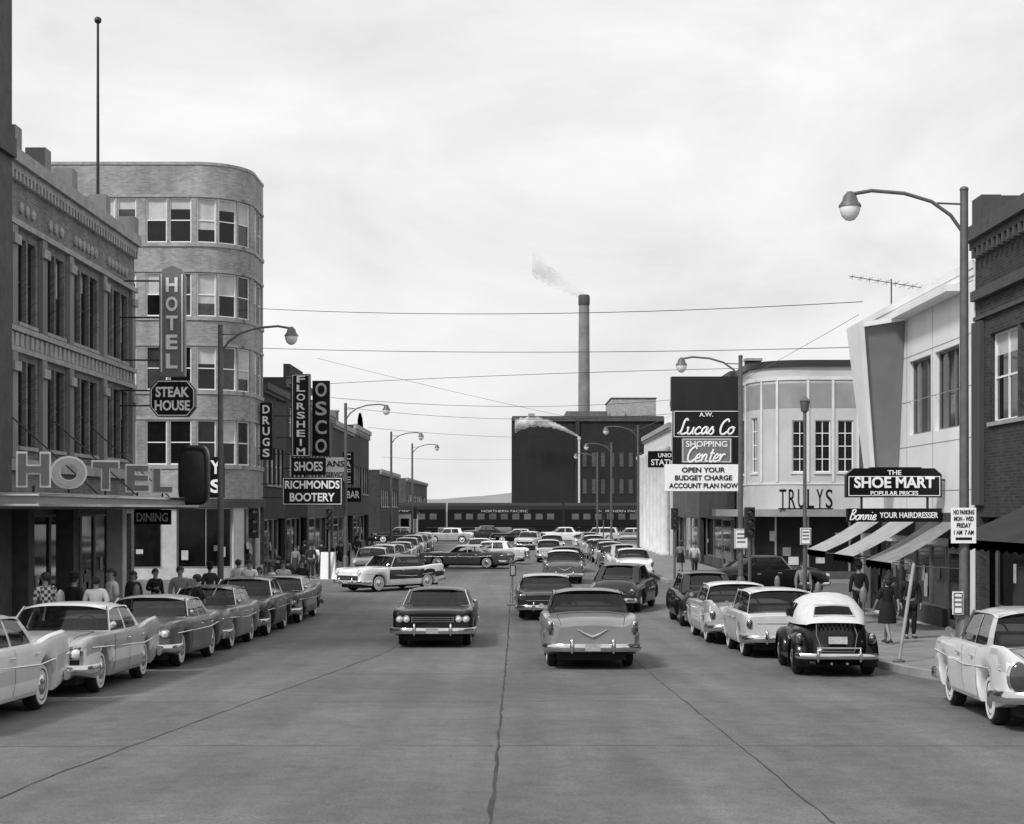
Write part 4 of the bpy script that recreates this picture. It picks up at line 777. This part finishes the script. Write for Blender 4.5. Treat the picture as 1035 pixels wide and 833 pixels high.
SP['round49']=dict(L=4.95,W=1.86,H=1.62,sill=.26,yf=1.45,yr=-1.4,rw=.37,Ra=.43,track=.72,crown=.10,bulge=.02,ww=0,
 top=[(-2.47,.70),(-2.2,.95),(-1.6,1.06),(1.0,1.08),(1.9,1.02),(2.3,.9),(2.47,.74)],wid=[(-2.47,.72),(-2.1,.86),(-1.2,.93),(1.2,.93),(2.1,.88),(2.47,.76)],fr=[(-2.47,-.12),(-1.4,-.14),(-.6,-.02),(1.0,-.02),(1.8,-.10),(2.47,-.06)],bot=[(-2.47,.38),(-1.8,.28),(1.8,.28),(2.47,.36)],
 a0=.95,a1=.45,b0=-1.75,b1=-.95,head=[(.62,.76,.09)],tail=[(.68,.72,.05,.08)],grille=(.44,.62,.5),cw=.3,yB=-.15,wrapr=.15,rwk=.7)
SP['wagon']=dict(L=4.4,W=1.74,H=1.52,sill=.26,yf=1.3,yr=-1.25,rw=.33,Ra=.38,track=.68,crown=.03,bulge=.01,
 top=[(-2.2,.9),(-2.05,.98),(1.0,1.0),(1.9,.95),(2.2,.8)],wid=[(-2.2,.80),(-1.8,.86),(1.2,.87),(2.0,.83),(2.2,.76)],fr=[(-2.2,.0),(1.2,0),(2.2,.03)],bot=[(-2.2,.38),(-1.7,.28),(1.7,.28),(2.2,.36)],
 a0=.95,a1=.45,b0=-2.1,b1=-1.85,head=[(.62,.76,.085)],tail=[(.73,.74,.05,.1)],grille=(.46,.66,.5),cw=.12,yB=-.3,wrapr=.06,kr=.74)
def beetle(label):
    t=thing('car',label,'car')
    top=[(-2.0,.42),(-1.93,.62),(-1.7,.84),(-1.4,1.0),(-1.0,1.06),(.75,1.04),(1.2,.97),(1.6,.84),(1.9,.6),(2.0,.44)]; wid=[(-2.0,.40),(-1.8,.52),(-1.2,.66),(-.6,.69),(.6,.69),(1.2,.58),(1.8,.40),(2.0,.30)]
    rings=[]
    for y in lin(-2.0,2.0,41):
        w=TS(wid,y); zt=TS(top,y); q=[(0,zt),(.3*w,zt-.008),(.55*w,zt-.03),(.75*w,zt-.075),(.9*w,zt-.15),(.98*w,zt-.26),(w,lerp(zt,.28,.55)),(w*.98,.34),(w*.9,.27),(0,.27)]
        rings.append([(x,y,z) for x,z in q]+[(-x,y,z) for x,z in q[-2:0:-1]])
    MB().loft(rings).build('body','paintA',t,smooth=True,ang=60)
    for yw in (1.22,-1.2):
        for s in (-1,1):
            rr=[]
            for a in lin(-.12*PI,1.10*PI,19):
                ring=[]
                for b,k in ((-.02,1.05),(.1,1.05),(.2,1.01),(.26,.93),(.285,.85),(.285,.78)): ring.append((s*(.5+b),yw+.5*k*math.cos(a),.31+.46*k*math.sin(a)))
                rr.append(ring)
            MB().loft(rr,cap=False,closed=False).solid(.015).build('fender','paintA',t,smooth=True,ang=70)
    for s in (-1,1):
        MB().box(min(s*.64,s*.77),max(s*.64,s*.77),-.75,.78,.25,.30).build('running_board','rubber',t,bev=.015)
        tl=MB().ell((s*.66,-1.70,.68),.055,.06,.075,12,8).build('taillight','lens_red',t,smooth=True); MB().ell((s*.66,-1.67,.68),.075,.06,.1,12,8).build('bezel','chrome',tl,smooth=True)
        MB().lathe([(.12,-.1),(.115,.02),(.09,.04),(.01,.06)],(s*.55,1.62,.66),(0,1,.25),16).build('headlight','lens_clear',t,smooth=True)
    tp=[(.66,1.34),(.4,1.44),(.05,1.505),(-.35,1.505),(-.7,1.45),(-1.0,1.35),(-1.25,1.22),(-1.45,1.08),(-1.56,.97)]
    WT=[(-1.56,.5),(-1.3,.60),(-1.0,.65),(-.5,.675),(.66,.66)]; rr=[]; CSX=((-1.02,0),(-1.0,.2),(-.955,.42),(-.88,.6),(-.77,.76),(-.6,.88),(-.35,.97),(0,1))
    CSF=CSX+tuple((-x,k) for x,k in CSX[-2::-1])
    for y,z in tp:
        b=.93; w=T(WT,y); rr.append([(x*w,y,lerp(b,z,k)) for x,k in CSF])
    mb=MB(); mb.loft(rr,cap=False,closed=False); mb.f([mb.v(q) for q in rr[0]]); mb.build('canvas_top','canvas',t,smooth=True,ang=70)
    for y,zz in ((-.35,1.505),(.25,1.475),(-.95,1.365)):
        w=T(WT,y); MB().tube([(x*w*1.003,y,lerp(.93,zz,k)+.003) for x,k in CSF[2:-2]],.007,6).build('top_seam','canvas',t,smooth=True)
    rwn=MB().grid(lambda u,v:((2*u-1)*lerp(.36,.31,v),lerp(-1.385,-1.16,v)-.03,lerp(1.11,1.255,v)+.02-.02*abs(2*u-1)**2),6,3).solid(.012).build('rear_window','pane_dark',t)
    a=[(-.38,-1.43,1.1),(.38,-1.43,1.1),(.33,-1.17,1.29),(-.33,-1.17,1.29)]; MB().tube(a+[a[0]],.012,6).build('window_frame','canvas',rwn)
    for s in (-1,1):
        for a,b in ((-.62,-.02),(.04,.56)): MB().grid(lambda u,v:(s*T([(0,.682),(.5,.652),(1,.575)],v),lerp(a,b,u),lerp(1.05,1.31,v)),4,4).solid(.01).build('side_window','pane_dark',t)
    MB().grid(lambda u,v:((2*u-1)*lerp(.62,.53,v),lerp(.84,.67,v)-.08*abs(2*u-1)**2,lerp(1.0,1.35,v)),10,3).build('windshield','car_glass',t,smooth=True)
    for i in range(9): MB().box(-.32+i*.08,-.285+i*.08,-1.66,-1.6,.88,.945).build('vent_slat','black_enamel',t)
    MB().tube([(-.34,-1.58,.935),(-.37,-1.8,.76),(-.29,-2.005,.46),(.29,-2.005,.46),(.37,-1.8,.76),(.34,-1.58,.935)],.008,6).build('engine_lid_seam','grey_paint',t)
    MB().hexa([(-.17,-1.985,.60),(.17,-1.985,.60),(.17,-1.97,.60),(-.17,-1.97,.60),(-.17,-1.95,.73),(.17,-1.95,.73),(.17,-1.93,.73),(-.17,-1.93,.73)]).build('license_plate','plate',t)
    for s,y in ((1,2.1),(-1,-2.1)):
        b=MB().bar([(-.74,y-s*.3,.38),(-.68,y-s*.1,.38),(-.4,y,.38),(.4,y,.38),(.68,y-s*.1,.38),(.74,y-s*.3,.38)],.1,.05).build('bumper','chrome',t,smooth=True)
        for x in (-.38,.38): MB().ell((x,y+s*.03,.40),.035,.045,.13).build('bumper_guard','chrome',b,smooth=True)
        MB().tube([(-.4,y+s*.01,.53),(.4,y+s*.01,.53)],.013,6).build('bumper_rail','chrome',b,smooth=True)
    for s in (-.14,.14): MB().cyl((s,-1.8,.27),(s,-2.13,.25),.025).build('exhaust_pipe','chrome',t)
    wheelset(t,dict(yf=1.22,yr=-1.2,rw=.33,track=.64,ww=0)); return t
PROTO={}; remap_list=[]
def put(kind,x,y,h,a,b,label,group,dz=0):
    if kind not in PROTO: PROTO[kind]=beetle(label) if kind=='beetle' else car(SP[kind],label); o=PROTO[kind]
    else: o=copy_tree(PROTO[kind])
    o['label']=label; o['group']=group
    sl=math.atan2(gz(y+2)-gz(y-2),4); o.location=(x,y,gz(y)+.006)
    o.rotation_euler=(Matrix.Rotation(sl,3,'X')@Matrix.Rotation(R(h),3,'Z')).to_euler()
    remap_list.append((o,a,b)); return o
GL='cars parked along the left kerb'; GR='cars parked along the right kerb'; GM='cars driving in the street'; GF='cars at the far crossing'
put('fin60',-7.62,20.35,180,'p_white','p_pale','white finned sedan cut off by the left edge, nearest parked car',GL)
put('fin60',-7.6,26.3,181,'p_light','p_white','grey and white two tone finned sedan, second parked car from the left edge',GL)
put('quad60',-7.62,32.5,180,'p_grey','p_light','grey sedan with lighter roof, third parked car on the left',GL)
put('compact',-7.6,38.1,180,'p_mid','p_grey','mid grey compact sedan, fourth parked car on the left',GL)
put('round55',-7.6,43.4,180,'p_dark','p_mid','dark rounded sedan, fifth parked car on the left',GL)
put('fin60',-7.5,49.1,179,'p_dark','p_mid','dark finned car at the end of the left row by the corner',GL)
put('quad60',-2.0,39.7,180,'p_black','p_black','black sedan with quad headlights driving toward the camera',GM)
put('round55',1.5,32.4,0,'p_mid','p_grey','grey rounded sedan driving away in the centre foreground',GM)
put('quad60',1.0,51.0,0,'p_dark','p_light','dark sedan right behind the centre line, ahead of the grey sedan',GM)
put('round49',3.85,54.2,-14,'p_dark','p_dark','dark rounded sedan turning right in the intersection',GM)
put('round55',2.3,74.5,0,'p_grey','p_white','grey sedan with white roof beyond the intersection',GM)
put('compact',7.05,21.0,-5,'p_white','p_pale','white compact sedan with oval tail lamps at the right edge',GR)
put('beetle',6.02,29.9,-4,'p_black','p_black','black beetle shaped convertible with pale canvas top',GR)
put('wagon',5.85,35.4,-1,'p_pale','p_white','small pale wagon parked ahead of the canvas topped convertible',GR)
put('fifties57',5.7,40.5,0,'p_light','p_white','light two tone finned sedan parked ahead of the pale wagon',GR)
put('round49',5.75,47.4,0,'p_black','p_dark','black rounded sedan parked at the near right corner',GR)
put('round49',10.4,63.5,-75,'p_black','p_black','black old sedan turned into the right side street',GM)
put('fifties57',-5.45,67,138,'p_white','p_dark','white sedan with dark roof and flank turning across the intersection from the left',GM)
put('quad60',-2.9,92,76,'p_grey','p_pale','dark sedan standing crosswise beyond the intersection',GF)
put('compact',-1.6,99,80,'p_pale','p_white','pale compact car behind the crosswise dark sedan',GF)
put('quad60',.3,150,90,'p_black','p_pale','black sedan crossing at the street end',GF)
put('round55',4.6,151,95,'p_white','p_white','white sedan crossing at the street end',GF)
put('wagon',8.2,153,80,'p_pale','p_white','pale wagon at the street end near the power plant',GF)
put('compact',-6.5,150,90,'p_light','p_white','light compact car crossing at the left of the street end',GF)
put('round55',-11.5,152,88,'p_dark','p_mid','dark rounded sedan leftmost at the far crossing',GF)
put('fin60',11.8,157,94,'p_mid','p_white','mid grey finned car rightmost at the far crossing',GF)
put('round49',-3.2,158,92,'p_dark','p_dark','dark old sedan behind the others at the far crossing',GF)
put('fifties57',1.2,131,170,'p_pale','p_white','pale two tone sedan approaching near the far crossing',GM)
cn={'p_light':'light grey','p_white':'white','p_grey':'grey','p_black':'black','p_pale':'pale','p_mid':'mid grey','p_dark':'dark'}
ordn=['first','second','third','fourth','fifth','sixth','seventh','eighth','ninth','tenth']
ks=['round55','fin60','fifties57','wagon','quad60','round49']
for i,(y,c,b) in enumerate(zip((81,87.4,94,100.2,106.8,113,119.4,126),('p_mid','p_pale','p_dark','p_white','p_grey','p_light','p_dark','p_pale'),('p_white','p_white','p_mid','p_white','p_pale','p_light','p_dark','p_white'))):
    put(ks[(i*2+1)%6 if i%2 else (i+2)%6],-7.55,y,180,c,b,'%s car, %s parked beyond the side street on the left kerb'%(cn[c],ordn[i]),GL)
for i,(y,c,b) in enumerate(zip((78,84.3,90.6,97,103.5,110,116.4,123,130),('p_white','p_pale','p_grey','p_white','p_dark','p_light','p_pale','p_mid','p_white'),('p_white','p_light','p_grey','p_pale','p_light','p_white','p_white','p_mid','p_white'))):
    put(ks[(i*5)%6],5.9,y,0,c,b,'%s car, %s parked beyond the side street on the right kerb'%(cn[c],ordn[i]),GR)
put('fin60',2.9,88,0,'p_dark','p_grey','dark finned car driving away beyond the intersection',GM)
put('wagon',2.2,103,0,'p_pale','p_white','pale wagon driving away past midway to the rail line',GM)
put('round55',2.8,118,0,'p_light','p_white','light sedan driving away, farthest in the right lane',GM)
put('quad60',-2.6,112,180,'p_pale','p_white','pale sedan approaching from the far crossing',GM)
for o,a,b in remap_list: remap(o,{'paintA':a,'paintB':b})
# ---------------------------------------------------------------- people
def skin(pts,edges,sub=1):
    me=bpy.data.meshes.new('s'); me.from_pydata([p[:3] for p in pts],edges,[]); ob=bpy.data.objects.new('s',me); C.objects.link(ob)
    m=ob.modifiers.new('s','SKIN'); m.branch_smoothing=.4
    for i,p in enumerate(pts):
        sv=me.skin_vertices[0].data[i]; sv.radius=(p[3],p[3]); sv.use_root=(i==0)
    ob.modifiers.new('u','SUBSURF').levels=sub
    r=bpy.data.meshes.new_from_object(ob.evaluated_get(bpy.context.evaluated_depsgraph_get())); bpy.data.objects.remove(ob); return r
def person(pose,label):
    t=thing('person',label,'person',group=None)
    fem=pose.startswith('woman'); walkp='walk' in pose; sit='sit' in pose; st=.26 if walkp else .03; aw=.2 if walkp else .02; k=.93 if fem else 1.0
    sh=.165 if fem else .185
    J={'pel':(0,0,.94),'wai':(0,0,1.08),'che':(0,.005,1.29),'nb':(0,-.01,1.46),'nk':(0,.005,1.51),'hd':(0,.02,1.615),'ht':(0,.01,1.69)}
    for s,n in ((-1,'l'),(1,'r')):
        J['hip'+n]=(s*.09,0,.88); J['kn'+n]=(s*.095,s*st*.55+.03,.49 if not walkp else .5); J['an'+n]=(s*.1,s*st*1.0-.03*(s<0),.09 if s>0 or not walkp else .13); J['to'+n]=(s*.12,J['an'+n][1]+.14,.035 if s>0 or not walkp else .05)
        J['sh'+n]=(s*sh,0,1.40); J['el'+n]=(s*(sh+.055),-s*aw*.5-.02,1.12); J['wr'+n]=(s*(sh+.06),-s*aw+.05,.89); J['ha'+n]=(s*(sh+.055),-s*aw+.07,.82)
        if sit: J['kn'+n]=(s*.1,.42,.98); J['an'+n]=(s*.1,.56,.62); J['to'+n]=(s*.11,.69,.6); J['el'+n]=(s*.24,.12,1.2); J['wr'+n]=(s*.2,.36,1.26); J['ha'+n]=(s*.18,.43,1.28)
        if 'bent' in pose and s>0: J['el'+n]=(s*(sh+.07),-.06,1.13); J['wr'+n]=(s*.13,.17,1.16); J['ha'+n]=(s*.08,.21,1.2)
    dz=.52 if sit else 0
    Rr={'pel':.12,'wai':.115,'che':.135,'nb':.07,'nk':.052,'hd':.088,'ht':.072}
    for n in 'lr': Rr.update({'hip'+n:.085,'kn'+n:.056,'an'+n:.036,'to'+n:.03,'sh'+n:.058,'el'+n:.04,'wr'+n:.027,'ha'+n:.03})
    E=[('pel','wai'),('wai','che'),('che','nb'),('nb','nk'),('nk','hd'),('hd','ht')]
    for n in 'lr': E+=[('pel','hip'+n),('hip'+n,'kn'+n),('kn'+n,'an'+n),('an'+n,'to'+n),('che','sh'+n),('sh'+n,'el'+n),('el'+n,'wr'+n),('wr'+n,'ha'+n)]
    def fin(mb,name,m,**kw):
        for v in mb.bm.verts: v.co*=k; v.co.z-=dz
        return mb.build(name,m,t,smooth=True,**kw)
    def mk(names,edges,add,name,m,extra=None):
        ix={n:i for i,n in enumerate(names)}; me=skin([J[n]+(Rr[n]+add,) for n in names],[(ix[a],ix[b]) for a,b in edges if a in ix and b in ix])
        mb=MB(); mb.bm.from_mesh(me); bpy.data.meshes.remove(me)
        if extra: extra(mb)
        return fin(mb,name,m,ang=80)
    names=['pel']+[n for n in J if n!='pel']
    def face(mb):
        mb.ell((0,.115,1.60),.014,.022,.022,6,4)
        for s in (-1,1): mb.ell((s*.09,.015,1.61),.012,.02,.03,6,4)
        mb.ell((0,.098,1.565),.025,.008,.006,6,4)
        for n,s in (('l',-1),('r',1)):
            hx,hy,hz=J['ha'+n]
            for i,(dy,l) in enumerate(((.024,.07),(.008,.08),(-.008,.075),(-.024,.06))): mb.tube([(hx,hy+dy,hz-.01),(hx-s*.004,hy+dy,hz-.01-l*.6),(hx-s*.018,hy+dy,hz-.01-l)],[.009,.0085,.006],5)
            mb.tube([(hx,hy+.025,hz+.02),(hx-s*.01,hy+.05,hz-.01),(hx-s*.012,hy+.055,hz-.04)],[.01,.009,.007],5)
    mk(names,E,0,'body','skin',face)
    for s in (-1,1): fin(MB().ell((s*.033,.1,1.632),.014,.009,.01,6,4),'eye','hair_dark')
    top=['pel','wai','che','nb']; 
    for n in 'lr': top+=['sh'+n,'el'+n]+(['wr'+n] if 'coat' in pose else [])
    mk(top,E,.02,'coat' if 'coat' in pose else 'shirt','top_cloth')
    if fem: fin(MB().lathe([(.135,1.1),(.165,.98),(.2,.85),(.235,.55),(.23,.52)],(0,.01,0),(0,0,1),20,1,.85),'skirt','bottom_cloth')
    else: mk(['pel']+[a+n for n in 'lr' for a in ('hip','kn','an')],E,.022,'trousers','bottom_cloth')
    for n in 'lr':
        ax,ay,az=J['an'+n]; tx,ty,tz=J['to'+n]; fin(MB().tube([(ax,ay-.07,az-.055),(ax,ay-.02,az-.04),(tx,ty-.04,tz+.005),(tx,ty+.04,tz-.005)],[.03,.045,.045,.025],10,.8),'shoe','shoe')
    mb=MB(); mb.ell((0,-.005,1.645),.104,.110,.105 if not fem else .115,14,8,.05,1); 
    if fem: mb.ell((0,-.05,1.58),.095,.075,.1,12,8)
    else: mb.ell((0,-.035,1.63),.099,.083,.08,12,6)
    fin(mb,'hair','hair_dark')
    if 'hat' in pose: fin(MB().lathe([(.17,1.69),(.17,1.70),(.108,1.705),(.105,1.79),(.07,1.81),(.01,1.80)],(0,.01,0),(0,0,1),20,1,1.15),'hat','bottom_cloth')
    return t
PP={}; rs_=random.Random(9)
def pput(pose,px,D,h,a,b,label,group,loc=None):
    x=(px-HX)*D/F
    if pose not in PP: PP[pose]=person(pose,label); o=PP[pose]
    else: o=copy_tree(PP[pose])
    o['label']=label; o['group']=group; on=(x<KL or x>kr(D)) and not 53<D<73
    o.location=loc or (x,D,gz(D)+(.142 if on else .006)); o.rotation_euler=(0,0,R(h)); s=rs_.uniform(.95,1.05); o.scale=(s*rs_.uniform(.96,1.08),s,s); pl.append((o,a,b))
pl=[]; G1='people on the left pavement'; G2='people on the right pavement'
pput('man',46,33,40,'c_check','c_dark','person in checked shirt behind the nearest left cars',G1)
pput('man hat coat',75,34.2,-30,'c_black','c_black','person in black coat and hat beside the checked shirt',G1)
pput('man walk',97,33,20,'c_white','c_dark','person in white shirt, left of two behind the pale finned sedan',G1)
pput('man bent',113,35,130,'c_pale','c_dark','person in pale shirt, right of two behind the pale finned sedan',G1)
pput('woman coat',135,41,170,'c_dark','c_black','person in dark coat and skirt under the hotel canopy',G1)
pput('man bent coat',157,43,230,'c_black','c_dark','person in black jacket with bent arm under the canopy end',G1)
pput('man coat',182,40.5,200,'c_mid','c_dark','person in grey jacket left of the hotel street lamp',G1)
pput('man walk',199,37,90,'c_black','c_black','person in black standing over the third parked car',G1)
pput('man hat coat',212,47,30,'c_dark','c_black','person in dark jacket and hat by the hotel lamp post',G1)
pput('man bent',241,50,-20,'c_white','c_dark','person in white shirt facing away at the hotel corner',G1)
pput('man walk',252,49,180,'c_white','c_mid','person in white shirt and grey trousers walking nearer at the hotel corner',G1)
pput('woman walk',262,50.5,150,'c_pale','c_mid','person in pale blouse and grey skirt at the hotel corner',G1)
pput('man',275,51.5,120,'c_white','c_black','person in white shirt and black trousers beside the finned dark car',G1)
pput('man walk',286,52,190,'c_pale','c_dark','person in pale shirt stepping off the hotel corner',G1)
pput('man coat',305,54.5,200,'c_black','c_black','person in black jacket on the crossing behind the dark finned car',G1)
pput('man bent coat',291,57,10,'c_dark','c_black','person in dark jacket crossing the side street away from camera',G1)
pput('man walk coat',281,60,5,'c_black','c_dark','person in black coat walking across the side street mouth',G1)
pput('woman coat',299,75.5,160,'c_mid','c_dark','person in grey coat on the far left corner',G1)
pput('man walk coat',308,78,20,'c_black','c_dark','person in black coat walking past the traffic signal on far left corner',G1)
pput('man hat coat',314,74.6,190,'c_dark','c_dark','person in dark hat and coat beside the white sandwich board',G1)
pput('man walk',318,76,180,'c_white','c_dark','person in white shirt below the bootery sign',G1)
pput('man coat',325,77.5,0,'c_black','c_dark','person in black jacket below the bootery sign',G1)
pput('woman coat',334,81,0,'c_black','c_black','person in black coat and skirt just past the bootery sign',G1)
pput('woman walk',344,85,180,'c_dark','c_black','person in dark dress farther up the left pavement',G1)
pput('man walk coat',351,90,180,'c_mid','c_black','person in grey coat behind the second lamp on the left pavement',G1)
pput('man hat coat',361,97,0,'c_dark','c_black','person in dark hat and coat midway up the left pavement',G1)
pput('man',376,110,0,'c_dark','c_dark','person in dark clothes at the far end of the left pavement',G1)
pput('woman walk',897,36.5,20,'c_black','c_black','person in black dress walking away under the dark grey awning',G2)
pput('man coat',920,38.5,180,'c_black','c_black','person in dark jacket right of the black dress',G2)
pput('man hat coat',868,45,0,'c_black','c_black','person in black coat and hat under the shoe store sign',G2)
pput('man walk',702,76,180,'c_pale','c_dark','person in pale shirt on the far right corner',G2)
pput('woman walk',688,83,0,'c_mid','c_black','person in grey blouse farther up the right pavement',G2)
pput('man coat',812,50,180,'c_mid','c_dark','person in grey jacket near the slim post light',G2)
pput('man sit',0,40,180,'c_mid','c_dark','person driving the black sedan toward the camera','drivers at the wheel',(-1.63,39.7,gz(39.7)+.08))
pput('man sit',0,32,0,'c_pale','c_dark','person driving the grey rounded sedan away','drivers at the wheel',(1.13,32.35,gz(32.4)+.22))
for o,a,b in pl: remap(o,{'top_cloth':a,'bottom_cloth':b})
# ---------------------------------------------------------------- world, sun, camera
w=bpy.data.worlds.new('World'); scene.world=w; w.use_nodes=True; nt=w.node_tree; bg=nt.nodes['Background']
sky=nt.nodes.new('ShaderNodeTexSky'); sky.sky_type='NISHITA'; sky.sun_disc=False; sky.sun_elevation=R(46); sky.sun_rotation=R(222)
bw=nt.nodes.new('ShaderNodeRGBToBW'); nt.links.new(sky.outputs[0],bw.inputs[0])
tc=nt.nodes.new('ShaderNodeTexCoord'); outs=[]
for sc,zs,de,di in ((2.6,2.4,8,.8),(8,1.6,8,.4)):
    mp=nt.nodes.new('ShaderNodeMapping'); mp.inputs['Scale'].default_value=(1,1,zs); no=nt.nodes.new('ShaderNodeTexNoise'); no.inputs['Scale'].default_value=sc; no.inputs['Detail'].default_value=de; no.inputs['Roughness'].default_value=.58; no.inputs['Distortion'].default_value=di
    nt.links.new(tc.outputs['Generated'],mp.inputs[0]); nt.links.new(mp.outputs[0],no.inputs['Vector']); outs.append(no)
ad=nt.nodes.new('ShaderNodeMath'); ad.operation='MULTIPLY_ADD'; ad.inputs[1].default_value=.45; nt.links.new(outs[1].outputs['Fac'],ad.inputs[0]); nt.links.new(outs[0].outputs['Fac'],ad.inputs[2])
mr=nt.nodes.new('ShaderNodeMapRange'); mr.inputs[1].default_value=.5; mr.inputs[2].default_value=.95; mr.inputs[3].default_value=7.7; mr.inputs[4].default_value=10.6; nt.links.new(ad.outputs[0],mr.inputs[0])
mx=nt.nodes.new('ShaderNodeMix'); mx.data_type='FLOAT'; mx.inputs[0].default_value=.92; nt.links.new(bw.outputs[0],mx.inputs[2]); nt.links.new(mr.outputs[0],mx.inputs[3])
nt.links.new(mx.outputs[0],bg.inputs['Color']); bg.inputs['Strength'].default_value=.1
sd=bpy.data.lights.new('sun','SUN'); sd.energy=2.8; sd.angle=R(10); so=bpy.data.objects.new('sun',sd); C.objects.link(so)
d=Vector((-.55,-.62,.85)).normalized(); so.rotation_euler=(-d).to_track_quat('-Z','Y').to_euler()
cd=bpy.data.cameras.new('camera'); cam=bpy.data.objects.new('camera',cd); C.objects.link(cam); cam.location=(0,0,CAMZ); cam.rotation_euler=(R(90),0,0)
cd.sensor_width=36; cd.lens=F*36/1035; cd.shift_x=-(HX-517.5)/1035; cd.shift_y=(HY-416.5)/1035; cd.clip_start=.1; cd.clip_end=8000
scene.camera=cam
scene.view_settings.view_transform='Standard'; scene.view_settings.look='None'; scene.view_settings.exposure=0
